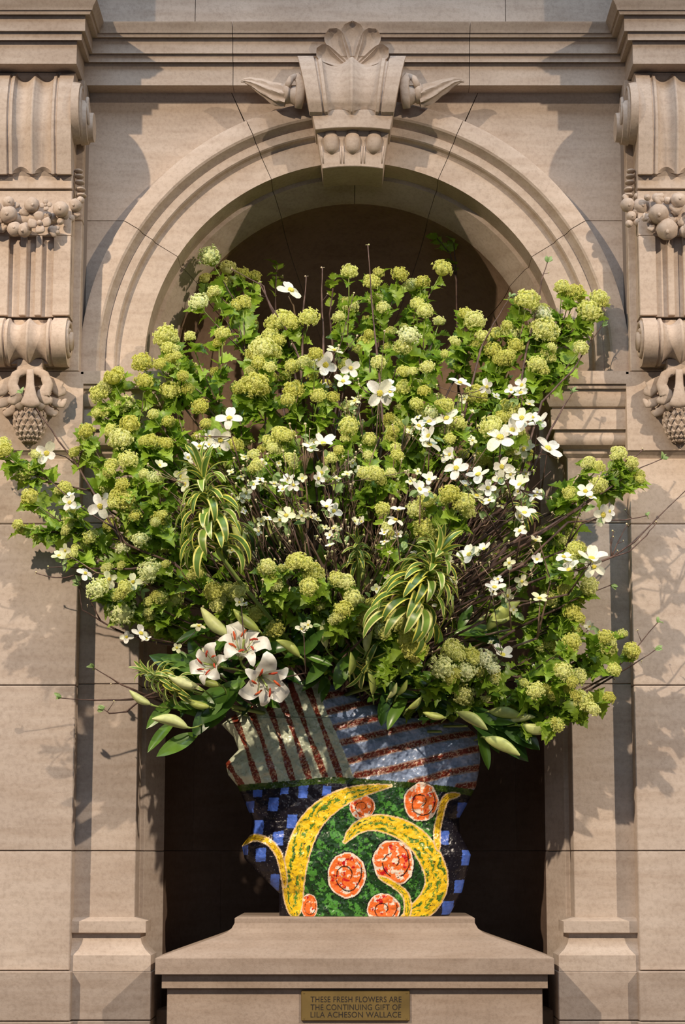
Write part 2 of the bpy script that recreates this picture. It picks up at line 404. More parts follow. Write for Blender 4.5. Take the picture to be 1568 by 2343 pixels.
# ---- archivolt (ring of voussoirs)
arch = S('trim_3', 'moulded round arch of limestone voussoirs over the niche', 'arch')
rprof = [(1.279,0.06),(1.279,-0.10),(1.262,-0.108),(1.20,-0.112),(1.190,-0.106),(1.178,-0.080),(1.163,-0.068),(1.160,-0.075),(1.124,-0.072),(1.118,-0.066),(1.112,-0.045),(1.106,YF),(XI,YF),
         (XI,YI),(XI-0.02,YI),(XN+0.03,YI+0.09),(XN,YN),(XN,0.42),(1.279,0.42)]
def ring(a0, a1, n, stilt=False):
    fr = [(math.sin(a), math.cos(a), 0) for a in np.linspace(a0, a1, n)]
    if stilt: fr.append((fr[-1][0], 0.0, Z_IMP-ZARC+GAP/2))
    m = len(rprof); vs = []
    for (sx, cz, dz) in fr:
        for r, y in rprof: vs.append((r*sx, y, ZARC+r*cz+dz))
    n = len(fr)
    fs = [(i*m+j, i*m+(j+1)%m, (i+1)*m+(j+1)%m, (i+1)*m+j) for i in range(n-1) for j in range(m)]
    fs += [tuple(range(m)), tuple((n-1)*m+j for j in range(m-1,-1,-1))]
    q = MB(); q.add(vs, fs); return q
ga = GAP/1.1/2
for sg in (-1, 1):
    for (a, c, n, st) in ((math.radians(0.1), A1-ga, 12, False), (A1+ga, A2-ga, 18, False), (A2+ga, PI/2, 18, True)):
        ring(sg*a, sg*c, n, st).build('voussoir', STONE, arch, auto=0.5)
q = MB()
pp = []
rp2 = [(1.26, -0.02), (1.0, -0.02), (1.0, 0.41), (1.26, 0.41)]
vs = []
angs = np.linspace(-PI/2, PI/2, 48)
for a in angs:
    for r, y in rp2: vs.append((r*math.sin(a), y, ZARC+r*math.cos(a)))
fs = [(i*4+j, i*4+(j+1)%4, (i+1)*4+(j+1)%4, (i+1)*4+j) for i in range(47) for j in range(4)]
q.add(vs, fs); q.build('mortar_backing', MORTAR, arch)

# ---- niche: half cylinder and quarter dome
ni = S('wall_niche', 'shaded curved inside wall of the arched niche with its half dome', 'wall')
def patch(f, u0, u1, v0, v1, nu, nv, th=0.02):
    us = np.linspace(u0, u1, nu); vv = np.linspace(v0, v1, nv); vs = []
    for off in (0, th):
        for a in us:
            for c in vv: vs.append(f(a, c, off))
    fs = [(i*nv+j, (i+1)*nv+j, (i+1)*nv+j+1, i*nv+j+1) for i in range(nu-1) for j in range(nv-1)]
    k = nu*nv; rim = [j for j in range(nv)]+[i*nv+nv-1 for i in range(1, nu)]+[(nu-1)*nv+j for j in range(nv-2, -1, -1)]+[i*nv for i in range(nu-2, 0, -1)]
    for i in range(len(rim)):
        a, c = rim[i], rim[(i+1) % len(rim)]; fs.append((a, c, c+k, a+k))
    q = MB(); q.add(vs, fs); return q
def fc(a, z, off): return ((XN+off)*math.sin(a), YN+(XN+off)*math.cos(a), z)
def fd(a, e, off):   # gores that converge at the crown of the springing at the back of the dome
    r = XN+off
    return (r*math.sin(e)*math.sin(a), YN+r*math.cos(e), ZARC+r*math.sin(e)*math.cos(a))
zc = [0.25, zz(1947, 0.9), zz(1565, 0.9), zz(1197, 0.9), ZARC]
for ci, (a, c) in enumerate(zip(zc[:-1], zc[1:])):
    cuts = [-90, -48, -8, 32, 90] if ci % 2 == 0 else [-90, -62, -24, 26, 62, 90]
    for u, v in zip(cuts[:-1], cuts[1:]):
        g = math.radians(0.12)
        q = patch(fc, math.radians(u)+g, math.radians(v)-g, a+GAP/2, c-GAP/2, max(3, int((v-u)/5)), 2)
        q.build('stone_block', STONE_SHADED if ci > 1 else STONE_SHADED_LOW, ni, auto=0.5)
cuts = [-90, -58, -23.7, 23.7, 58, 90]
for u, v in zip(cuts[:-1], cuts[1:]):
    g = math.radians(0.12)
    q = patch(fd, math.radians(u)+g, math.radians(v)-g, 0.02, PI/2-0.001, max(4, int((v-u)/4)), 18)
    q.build('dome_block', STONE_SHADED, ni, auto=0.5)
vs = []; q = MB()
p1 = patch(lambda a, z, off: fc(a, z, off+0.006), -PI/2, PI/2, 0.2, ZARC, 30, 2, 0.1); p2 = patch(lambda a, e, off: fd(a, e, off+0.006), -PI/2, PI/2, 0.001, PI/2, 30, 16, 0.1)
q.add(p1.v, p1.f); q.add(p2.v, p2.f); q.build('mortar_backing', MORTAR, ni)
mb = MB(); mb.box(-0.98, 0.98, 0.14, 1.3, 0.0, 0.9)  # sill shares the niche stone with shade in its colour
tag(mb.build('trim_4', STONE_SHADED), 'shaded stone sill hidden at the foot of the niche behind the pedestal', 'sill', kind='structure')

# ---- entablature
ent = S('trim_5', 'stepped limestone cornice running across the wall above the arch', 'cornice')
XB = 1.287
ys = [(0,195),(0,143),(0.025,142),(0.025,124),(0.030,123),(0.042,122),(0.042,87),(0.066,85),(0.070,78),(0.070,76),(0.078,75),(0.083,66),(0.097,54),(0.10,49)]
prof = [(o, zz(py, -0.10-o)) for o, py in ys]
zt2 = prof[-1][1]
prof += [(-0.10, zt2+0.004), (-0.10, prof[0][1])]
xj = XX(533, 130, -0.13); xj2 = XX(1075, 130, -0.13)
path = [(-3.2,-0.37),(-XB,-0.37),(-XB,-0.10),(XB,-0.10),(XB,-0.37),(3.2,-0.37)]
for pth in ([(-3.2,-0.37),(-XB,-0.37),(-XB,-0.10),(xj-GAP/2,-0.10)], [(xj+GAP/2,-0.10),(xj2-GAP/2,-0.10)], [(xj2+GAP/2,-0.10),(XB,-0.10),(XB,-0.37),(3.2,-0.37)]):
    q = MB(); q.sweep(pth, prof); q.build('cornice_block', STONE, ent, auto=0.6)
q = MB(); q.box(-3.2, -XB-0.004, -0.29, 0.05, Z_ENT0+0.004, zt2-0.004); q.box(XB+0.004, 3.2, -0.29, 0.05, Z_ENT0+0.004, zt2-0.004)
q.build('stone_block', STONE, ent)
q = MB(); q.box(-XB-0.01, XB+0.01, -0.085, 0.03, Z_ENT0+0.002, zt2-0.01); q.build('mortar_backing', MORTAR, ent)
# attic blocks standing on the broken-forward ends
for sg in (-1, 1):
    a, c = sorted((sg*(XB-0.03), sg*3.2))
    q = MB(); q.box(a, c, -0.36, 0.05, zt2+0.006, zt2+0.5); q.build('attic_block', STONE, ent, bevel=0.004)

# ------------------------------------------------------------------ carved brackets
def fluted(q, path, us, side=True):
    """path [(Y,Z)] top to bottom; us [(x, depth)] across; outward normal faces -Y"""
    n = len(path); m = len(us); nr = []
    for i in range(n):
        d = Vector(path[min(i+1,n-1)])-Vector(path[max(i-1,0)]); d.normalize(); nr.append(Vector((d.y, -d.x)))
    c = Vector((sum(p[0] for p in path)/n, sum(p[1] for p in path)/n))
    vs = []
    for i in range(n):
        nn = nr[i] if nr[i].x < 0 or abs(nr[i].x) < 0.5 else nr[i]
        if nn.x > 0.35: nn = -nn
        for x, d in us: vs.append((x, path[i][0]-nn.x*d, path[i][1]-nn.y*d))
    fs = [(i*m+j, i*m+j+1, (i+1)*m+j+1, (i+1)*m+j) for i in range(n-1) for j in range(m-1)]
    fs += [tuple(i*m for i in range(n)), tuple(i*m+m-1 for i in range(n-1, -1, -1))]
    fs += [tuple((n-1)*m+j for j in range(m)), tuple(m-1-j for j in range(m))]
    q.add(vs, fs)
def flute_us(xa, xb, dep=0.03, band=0.19, nn=9):
    """flat outer bands, groove, fillet, two coves and a centre bead"""
    Wd = xb-xa; f = lambda t: xa+Wd*t
    us = [(f(0),0),(f(band-.01),0),(f(band),dep*.35),(f(band+.015),dep*.35),(f(band+.03),dep*.08),(f(band+.06),dep*.08)]
    c0 = band+.07; c1 = 0.46
    for i in range(nn+1):
        t = i/nn; us.append((f(c0+(c1-c0)*t), dep*(0.25+0.85*math.sin(PI*min(1,t*0.9+0.05))**0.8)))
    for i in range(1, 5):
        t = i/8; us.append((f(0.46+0.08*t), dep*(0.55-0.45*math.sin(PI*t))))
    left = us[:]; r = [(xa+xb-x, d) for x, d in left[:-1]][::-1]
    return left+r

def fruit(par, px, py, r, Y, nm='carved_fruit', dimple=True):
    c = W(px, py, Y); rr_ = r*0.0020
    q = MB(); q.ball(c, rr_, (1, 0.9, 1), 18, 12, 0.10)
    if dimple: q.ball(c+Vector((R(-.25,.25)*rr_, -rr_*.86, R(-.5,.1)*rr_)), rr_*.2, (1,.6,1), 8, 6, 0.2)
    q.build(nm, STONE, par, smooth=True)
def carved_leaf(par, px, py, r, Y, ang=None):
    c = W(px, py, Y); rr_ = r*0.0020; q = MB(); a0 = R(0, 6) if ang is None else ang
    for k in (-0.8, 0, 0.8):
        a = a0+k; d = Vector((math.cos(a), 0, math.sin(a)))
        q.ribbon([c-d*rr_*.6, c+d*rr_*.2+Vector((0,-rr_*.25,0)), c+d*rr_*.9+Vector((0,-rr_*.1,0)), c+d*rr_*1.15], [rr_*.35, rr_*.5, rr_*.36, rr_*.08], rr_*.2)
    q.build('carved_leaf', STONE, par, smooth=True)
def carved_flower(par, px, py, r, Y):
    c = W(px, py, Y); rr_ = r*0.0020; q = MB()
    for k in range(4):
        a = k*PI/2+0.1; d = Vector((math.cos(a), 0, math.sin(a)))
        q.ribbon([c, c+d*rr_*.45+Vector((0,-.004,0)), c+d*rr_*.85+Vector((0,-rr_*.3,0)), c+d*rr_*1.02+Vector((0,-rr_*.2,0))], [rr_*.2, rr_*.42, rr_*.48, rr_*.26], rr_*.12)
    q.ball(c+Vector((0,-rr_*.2,0)), rr_*.26, (1,.9,1), 10, 8)
    q.build('carved_flower', STONE, par, smooth=True)

FR_L = [(19,491,20,'f'),(73,469,18,'f'),(139,479,18.5,'f'),(172,470,16,'f'),(33,524,17,'f'),(56,526,17,'f'),(91,511,25,'w'),(151,519,10,'f'),(138,507,8,'f'),(120,527,16,'l'),
        (19,463,14,'f'),(105,470,13,'w'),(155,458,8,'f'),(184,458,9,'f'),(53,486,14,'l'),(172,494,12,'l'),(5,525,13,'l'),(-14,476,18,'f'),(-18,512,16,'f'),(40,470,9,'l'),(112,492,10,'l'),(160,476,13,'l'),(162,500,10,'f'),(150,496,11,'l'),(158,490,11,'l'),(-2,500,12,'l')]
FR_R = [(1467,473,20,'f'),(1508,489,23,'f'),(1527,525,25,'f'),(1437,469,17,'f'),(1445,494,12,'f'),(1459,508,9,'f'),(1473,518,7.5,'f'),(1458,448,7,'f'),(1503,453,17,'l'),(1528,459,9,'f'),
        (1553,458,18,'f'),(1548,482,18,'l'),(1560,510,14,'l'),(1493,526,11,'l'),(1430,450,9,'l'),(1485,500,9,'l'),(1590,490,20,'f'),(1580,525,18,'f'),(1450,480,9,'l'),(1482,452,8,'f'),(1460,492,12,'l'),(1456,484,10,'f'),(1476,500,12,'l'),(1440,512,9,'f'),(1568,530,14,'f'),(1540,505,10,'l')]
YB = -0.28
def bracket(sg, label):
    mx = (lambda px: px) if sg < 0 else (lambda px: 2*CX-px)
    b0 = root('scroll_bracket', (sg*1.485, -0.2, zz(840, YP)), label, 'bracket')
    xc = -1.487; xa = xc-0.182; xb = xc+0.182
    def bx(q, x0, x1, *a):
        u, v = sorted((-sg*x0, -sg*x1)); q.box(u, v, *a)
    # core / shaft with flutes
    q = MB(); z5 = zz(405, YB); z7 = zz(722, YB)
    bx(q, xa, xb, YB+0.02, YP+0.02, z7, Z_ENT0); 
    q.build('shaft', STONE, b0)
    q = MB(); z54 = zz(540, YB)
    ww = xb-xa
    for (t0, t1) in ((0,0.22),(0.36,0.445),(0.555,0.64),(0.78,1.0)): bx(q, xa+ww*t0, xa+ww*t1, YB-0.006, YB+0.03, z7, z54)
    bx(q, xa, xb, YB-0.006, YB+0.03, z54, zz(437, YB)); bx(q, xa, xb, YB-0.016, YB+0.03, zz(434, YB), zz(395, YB))
    q.build('fluted_panel', STONE, b0, bevel=0.003)
    # upper scroll
    ks = [(-0.262,5.20),(-0.315,5.165),(-0.350,5.10),(-0.372,5.02),(-0.380,4.94),(-0.374,4.86),(-0.356,4.79),(-0.330,zz(400,-.33)+0.004),(-0.30,zz(403,-.3)+0.004),(-0.265,zz(398,-.26)+.02)]
    us = flute_us(xa, xb, 0.032)
    if sg > 0: us = sorted([(-x, d) for x, d in us])
    q = MB(); pts = []
    for i in range(len(ks)-1):
        for k in range(3):
            t = k/3; pts.append((ks[i][0]*(1-t)+ks[i+1][0]*t, ks[i][1]*(1-t)+ks[i+1][1]*t))
    pts.append(ks[-1])
    fluted(q, pts, us); q.build('upper_scroll', STONE, b0, auto=0.6)
    # side volute: stepped spiral discs towards the niche
    q = MB(); xs_ = -sg*xb; dx = -sg
    q2 = [(0.0, 0.145, 5.00, -0.265, 0.035), (0.03, 0.105, 4.96, -0.25, 0.035), (0.06, 0.07, 4.94, -0.24, 0.03)]
    for off, r, z, y, h in q2: q.cyl((xs_+dx*off, y, z), (dx,0,0), r, r*.96, h, 32)
    q.build('volute_disc', STONE, b0, auto=0.6)
    q = MB(); tp = []
    for i in range(46):
        a = 0.6+i*0.26; r = 0.150*math.exp(-0.075*a*1.0)*1.05; tp.append((xs_+dx*(0.02+0.0014*i), -0.262+r*math.cos(a)*.8, 4.985+r*math.sin(a)))
    q.tube(tp, [0.014-0.00018*i for i in range(46)], 8); q.build('volute_spiral', STONE, b0, smooth=True)
    # beads on the side above the garland
    q = MB()
    for i, py in enumerate((392, 404, 418, 434, 448)):
        c = W(mx(180+i*1.5), py, -0.24); q.ball(c, 0.021+0.001*i, (1.0,1.4,.42), 14, 8)
    q.build('side_bead', STONE, b0, smooth=True)
    for (px, py, r, t) in (FR_L if sg < 0 else FR_R):
        Y = -0.335 if r > 15 else -0.325
        if (px > 150 and sg < 0) or (px < 1474 and sg > 0): Y = -0.27
        if t == 'f': fruit(b0, px, py, r, Y)
        elif t == 'w': carved_flower(b0, px, py, r, Y-0.02)
        else: carved_leaf(b0, px, py, r, Y+0.01)
    # bed behind the fruit
    q = MB(); q.tube([W(mx(p), y, -0.285) for p, y in ((-30,505),(10,500),(45,502),(90,502),(125,500),(146,494))], [.03,.034,.036,.034,.026,.014], 12)
    q.build('garland_bed', STONE, b0, smooth=True)
    # lower scroll
    zl = zz(773, -0.33); rl = 0.112; y0 = -0.245
    pts = [(y0-rl*math.sin(a)*1.05, zl+rl*math.cos(a)) for a in np.linspace(-0.25, PI+0.3, 26)]
    us = flute_us(-1.487-0.176, -1.487+0.176, 0.03)
    if sg > 0: us = sorted([(-x, d) for x, d in us])
    q = MB(); fluted(q, pts, us)
    bx(q, xa+.01, xb-.01, y0, YP+0.02, zl-rl*.9, zl+rl*.95)
    q.build('lower_scroll', STONE, b0, auto=0.6)
    q = MB(); q.cyl((-sg*(-1.487+0.176), y0-0.02, zl), (dx,0,0), 0.045, 0.042, 0.022, 24)
    tp = []
    for i in range(30):
        a = i*0.3; r = 0.098*math.exp(-0.08*a); tp.append((xs_-dx*0.004, y0-0.02+r*math.cos(a), zl+r*math.sin(a)))
    q.tube(tp, [0.012]*30, 8)
    q.build('volute_eye', STONE, b0, smooth=True)
    # pendant: neck, acanthus lobes, pine cone
    def wl(p, y, Y): return W(mx(p), y, Y)
    q = MB()
    a = wl(40, 834, -0.25); c = wl(100, 834, -0.25); bx(q, -abs(a.x) if True else 0, -abs(c.x), -0.27, YP+0.02, zz(850,-.26), zz(822,-.26))
    q.build('pendant_neck', STONE, b0, bevel=0.006)
    lobes = [([(69,846),(69,880),(69,905),(69,925),(69,932)], [.012,.014,.022,.036,.014], -0.30, .014),
             ([(69,852),(56,848),(36,858),(28,880),(34,895),(40,905),(30,915),(18,918)], [.012,.014,.016,.018,.02,.026,.02,.008], -0.26, .014),
             ([(69,852),(82,848),(102,858),(110,880),(104,895),(98,905),(108,915),(120,918)], [.012,.014,.016,.018,.02,.026,.02,.008], -0.26, .014),
             ([(30,865),(14,880),(0,893),(-8,905)], [.012,.024,.026,.01], -0.225, .012),
             ([(108,865),(124,880),(140,893),(148,890)], [.012,.024,.026,.01], -0.225, .012),
             ([(24,905),(10,920),(-2,925),(-10,920)], [.016,.018,.014,.006], -0.215, .01),
             ([(114,905),(128,920),(142,925),(150,912)], [.016,.018,.014,.006], -0.215, .01),
             ([(36,925),(24,940),(14,945),(8,940)], [.014,.016,.014,.006], -0.205, .01),
             ([(102,925),(114,940),(124,945),(132,938)], [.014,.016,.014,.006], -0.205, .01),
             ([(45,905),(45,925),(48,938)], [.018,.02,.008], -0.25, .012),
             ([(93,905),(93,925),(90,938)], [.018,.02,.008], -0.25, .012)]
    for pth, wd, Y, th in lobes:
        q = MB(); P3 = []; W3 = []
        n = len(pth)
        for i in range(n-1):
            for k in range(3):
                t = k/3; P3.append(wl(pth[i][0]*(1-t)+pth[i+1][0]*t, pth[i][1]*(1-t)+pth[i+1][1]*t, Y-0.012*math.sin(PI*(i+t)/(n-1)))); W3.append((wd[i]*(1-t)+wd[i+1]*t)*1.35)
        P3.append(wl(pth[-1][0], pth[-1][1], Y)); W3.append(wd[-1]*1.35)
        q.ribbon(P3, W3, th*.8, seg=12); q.build('acanthus_lobe', STONE, b0, smooth=True)
    # pine cone with scales laid in a lattice
    q = MB(); c = wl(69, 962, -0.20); H = 0.105; Rc = 0.072
    q.ball(c, 1, (Rc*.93, Rc*.8, H*.97), 24, 16)
    for j in range(9):
        ph = 0.55+j*0.27; rr_ = math.sin(ph)
        nk = 14
        for i in range(nk):
            a = (i+0.5*(j%2))*2*PI/nk
            if math.sin(a) > 0.35: continue
            d = Vector((math.cos(a)*rr_, math.sin(a)*rr_, math.cos(ph)))
            p = c+Vector((d.x*Rc, d.y*Rc*.85, d.z*H)); s_ = 0.0185*max(.5, rr_)
            t = Vector((-math.sin(a), math.cos(a), 0)); up = Vector((0,0,1))
            nrm = Vector((d.x/Rc, d.y/Rc, d.z/H)).normalized(); up = (up-nrm*up.dot(nrm)).normalized(); t = up.cross(nrm)
            top = p+nrm*0.007
            vs = [p+up*s_*1.15, p+t*s_*.82, p-up*s_*1.15, p-t*s_*.82, top+up*s_*.6, top+t*s_*.45, top-up*s_*.6, top-t*s_*.45]
            q.add(vs, [(4,5,6,7),(0,1,5,4),(1,2,6,5),(2,3,7,6),(3,0,4,7)])
    q.build('pine_cone', STONE, b0)
    return b0
bracket(-1, 'carved stone scroll bracket with fruit garland and pine cone on the left pier')
bracket(1, 'carved stone scroll bracket with fruit garland and pine cone on the right pier')

# ------------------------------------------------------------------ keystone
ky = root('keystone', (0, -0.15, zz(420, -0.15)), 'carved scroll keystone with scallop shell and two horns at the crown of the arch', 'keystone')
XK = lambda px, py, Y: XX(px, py, Y)
YK = -0.24
q = MB()
zt_ = zz(258, YK); zb_ = zz(386, YK+0.03)
# tapering block
def taper(q, pxl, pxr, pxl2, pxr2, py0, py1, y0a, y0b, yb, curve=0.0):
    n = 9; z0 = zz(py0, y0a); z1 = zz(py1, y0b)
    top = [(XK(pxl,py0,y0a)*(1-t)+XK(pxr,py0,y0a)*t) for t in np.linspace(0,1,n)]
    bot = [(XK(pxl2,py1,y0b)*(1-t)+XK(pxr2,py1,y0b)*t) for t in np.linspace(0,1,n)]
    vs = []
    for i in range(n):
        s_ = 1-(2*i/(n-1)-1)**2; vs += [(top[i], y0a, z0), (bot[i], y0b, z1+curve*s_), (bot[i], yb, z1+curve*s_), (top[i], yb, z0)]
    fs = [(i*4+j, i*4+(j+1)%4, (i+1)*4+(j+1)%4, (i+1)*4+j) for i in range(n-1) for j in range(4)]+[(3,2,1,0), tuple((n-1)*4+j for j in range(4))]
    q.add(vs, fs)
taper(q, 712, 902, 722, 893, 250, 297, YK+0.0, YK+0.0, 0.05, 0.012)
taper(q, 723, 892, 738, 877, 290, 386, YK+0.045, YK+0.06, 0.10, 0.012)
q.build('key_block', STONE, ky, bevel=0.003)
# three tongues below the fillet
for px in (757, 807, 857):
    q = MB(); t = (px-807)/50
    q.ribbon([W(px+t*1, 302, YK+0.05), W(px, 318, YK+0.044), W(px-t*2, 340, YK+0.050), W(px-t*3, 352, YK+0.062)], [.026,.036,.034,.012], .018, seg=14)
    q.build('carved_tongue', STONE, ky, smooth=True)
    for s2 in (-1, 1):
        q = MB(); q.ribbon([W(px+s2*22-t, 335, YK+0.055), W(px+s2*20-t*3, 374, YK+0.062)], [.006,.004], .008, seg=8); q.build('carved_fillet', STONE, ky, smooth=True)
# scroll on top
q = MB()
xa = XK(680, 140, YK); xb = XK(930, 140, YK); xa2 = XK(712, 262, YK); xb2 = XK(902, 262, YK)
us = flute_us(-1, 1, 0.034, 0.155)
n = 15; kp = [(-0.175,zz(128,-.175)),(-0.225,zz(137,-.225)),(-0.262,zz(155,-.262)),(-0.285,zz(180,-.285)),(-0.292,zz(205,-.29)),(-0.285,zz(232,-.285)),(-0.262,zz(256,-.262)),(-0.235,zz(266,-.235)),(-0.20,zz(262,-.2))]
pts = []
for i in range(len(kp)-1):
    for k in range(3): t = k/3; pts.append((kp[i][0]*(1-t)+kp[i+1][0]*t, kp[i][1]*(1-t)+kp[i+1][1]*t))
pts.append(kp[-1])
fluted(q, pts, us)
zhi = kp[0][1]; zlo = kp[-2][1]
q.v = [((xa+xb)/2+x*((xb-xa)/2*(1-(zhi-z)/(zhi-zlo))+(xb2-xa2)/2*((zhi-z)/(zhi-zlo)))*1.0, y, z) for x, y, z in q.v]
q.build('key_scroll', STONE, ky, auto=0.6)
q = MB(); q.add([(XK(694,140,-.1),-0.19,zz(150,-.19)),(XK(918,140,-.1),-0.19,zz(150,-.19)),(XK(895,262,-.1),-0.19,zz(262,-.19)),(XK(718,262,-.1),-0.19,zz(262,-.19)),
      (XK(694,140,-.1),-0.05,zz(150,-.19)),(XK(918,140,-.1),-0.05,zz(150,-.19)),(XK(895,262,-.1),0.0,zz(262,-.19)),(XK(718,262,-.1),0.0,zz(262,-.19))],
      [(0,1,2,3),(7,6,5,4),(0,4,5,1),(1,5,6,2),(2,6,7,3),(3,7,4,0)]); q.build('scroll_core', STONE, ky)
# shell: five hollow lobes
for k, (ang, ln, wd) in enumerate(((0,108,27),(-0.56,104,25),(0.56,104,25),(-1.12,93,22),(1.12,93,22))):
    q = MB(); c = W(807, 152, -0.20); nL = 14; nW = 9; vs = []
    Ls = ln*0.00203
    for s_ in (0, 1):
        for i in range(nL+1):
            t = i/nL; r = Ls*t; hw = wd*0.002*(0.16+0.84*math.sin(min(1,t*1.0)*PI*0.52)**1.2)*math.sqrt(max(0, 1-max(0,(t-.72)/.28)**2))+0.0008
            for j in range(nW):
                u = j/(nW-1)*2-1; hol = (1-u*u)**0.7*0.024*min(1, t*1.6)
                yy = -0.030-0.055*t + (hol if s_ == 0 else 0.035)
                x = u*hw; dx_ = math.sin(ang); dz_ = math.cos(ang)
                vs.append((c.x+dx_*r+dz_*x, -0.165+yy+0.03, c.z+dz_*r-dx_*x))
    m_ = (nL+1)*nW
    fs = [(i*nW+j, i*nW+j+1, (i+1)*nW+j+1, (i+1)*nW+j) for i in range(nL) for j in range(nW-1)]
    fs += [tuple(v+m_ for v in f) for f in fs]
    for i in range(nL): fs += [(i*nW, (i+1)*nW, (i+1)*nW+m_, i*nW+m_), (i*nW+nW-1, (i+1)*nW+nW-1, (i+1)*nW+nW-1+m_, i*nW+nW-1+m_)]
    for j in range(nW-1): fs += [(nL*nW+j, nL*nW+j+1, nL*nW+j+1+m_, nL*nW+j+m_)]
    q.add(vs, fs); q.build('shell_lobe', STONE, ky, auto=0.7)
# horns and rolls at each side
for sg in (-1, 1):
    X_ = lambda px: 807+sg*px
    pth = [(150,222,.052),(168,217,.056),(188,208,.046),(212,196,.034),(232,187,.022),(247,184,.012),(256,187,.005)]
    q = MB(); P3 = []; seg = 48; vs = []
    dp = []
    for i in range(len(pth)-1):
        for k in range(3):
            t = k/3; dp.append([pth[i][j]*(1-t)+pth[i+1][j]*t for j in range(3)])
    dp.append(list(pth[-1]))
    for i, (dx, py, r) in enumerate(dp):
        p = W(X_(dx), py, -0.17); a = dp[min(i+1,len(dp)-1)]; b_ = dp[max(i-1,0)]
        d = (W(X_(a[0]),a[1],-.17)-W(X_(b_[0]),b_[1],-.17)).normalized(); n1 = Vector((0,-1,0)); n2 = d.cross(n1)
        for k in range(seg):
            t = 2*PI*k/seg; rr_ = r*(1.06-0.30*abs(math.sin(t*4+i*0.12))); vs.append(p+n1*math.cos(t)*rr_*.8+n2*math.sin(t)*rr_)
    n_ = len(dp); q.add(vs, [(i*seg+k, i*seg+(k+1)%seg, (i+1)*seg+(k+1)%seg, (i+1)*seg+k) for i in range(n_-1) for k in range(seg)]+[tuple(range(seg-1,-1,-1)), tuple((n_-1)*seg+k for k in range(seg))])
    q.build('fluted_horn', STONE, ky, auto=0.9)
    q = MB(); p = W(X_(148), 214, -0.17); d = Vector((sg*1, 0, 0.28)); q.cyl(p-d*0.045, d, .048, .036, .045, 20); q.ball(p+d*.004, .05, (.55,1,1), 16, 10)
    q.build('horn_collar', STONE, ky, auto=0.7)
    # curled ribbon over the horn root
    q = MB(); rp = []
    for i in range(15):
        a = -0.35+i*0.19; rp.append((X_(140-20*math.cos(a*.8)-8), 0, 0))
    for (o, wdt) in ((118, .022), (134, .016)):
        pts = [W(X_(o+6), 248, -0.19), W(X_(o+3), 225, -0.215), W(X_(o), 200, -0.225), W(X_(o+2), 184, -0.21), W(X_(o+10), 174, -0.17), W(X_(o+22), 178, -0.14)] if o == 118 else \
              [W(X_(o+16), 205, -0.20), W(X_(o+12), 190, -0.215), W(X_(o+6), 179, -0.205), W(X_(o-4), 175, -0.18), W(X_(o-12), 182, -0.15)]
        q.ribbon(pts, [wdt*.8]+[wdt]*(len(pts)-2)+[wdt*.6], .010, seg=10)
    q.build('curled_ribbon', STONE, ky, smooth=True)

# ------------------------------------------------------------------ pedestal
YS = -0.35; YPL = -0.13
pe = root('pedestal', (0, -0.1, 0), 'stepped limestone pedestal with a flared top carrying the vase', 'pedestal')
hs = -XX(355, 2210, YS); zs0 = zz(2230, YS); zs1 = zz(2193, YS)
q = MB()
rings = []
def rect(hx, yf, yb, z): return [(-hx,yf,z),(hx,yf,z),(hx,yb,z),(-hx,yb,z)]
hp = -XX(537, 2105, YPL)
seq = [rect(hs,YS,0.13,zs0), rect(hs,YS,0.13,zs1)]
# slope then concave flare to the neck, then the small plate
zn = zz(2152, YPL-0.03); 
seq += [rect(hs-0.001,YS+0.001,0.135,zs1+0.001)]
seq += [rect(hp+0.115,YPL-0.115,0.40,zz(2152,YPL-0.115)), rect(hp+0.075,YPL-0.075,0.45,zz(2144,YPL-0.075)), rect(hp+0.035,YPL-0.035,0.50,zz(2134,YPL-0.035)), rect(hp+0.012,YPL-0.012,0.53,zz(2124,YPL-0.012)), rect(hp+0.0,YPL,0.55,zz(2112,YPL)), rect(hp,YPL,0.55,zz(2101,YPL)), rect(hp-0.008,YPL+0.01,0.54,zz(2098,YPL))]
vs = [v for r_ in seq for v in r_]; n = len(seq)
fs = [(i*4+j, i*4+(j+1)%4, (i+1)*4+(j+1)%4, (i+1)*4+j) for i in range(n-1) for j in range(4)]+[(3,2,1,0), tuple((n-1)*4+j for j in range(4))]
q.add(vs, fs); q.build('flared_top', PEDS, pe, bevel=0.004)
ZTOP = zz(2098, YPL)
q = MB(); h2 = -XX(370, 2255, YS+0.03); q.box(-h2, h2, YS+0.03, 0.12, zz(2262,YS+0.03), zs0-0.0005); q.build('fillet_moulding', PEDS, pe, bevel=0.002)
q = MB(); h3 = -XX(382, 2300, YS+0.055); q.box(-h3, h3, YS+0.055, 0.11, 0.0, zz(2262,YS+0.03)-0.0005); q.build('die', PEDS, pe, bevel=0.003)
YD = YS+0.055
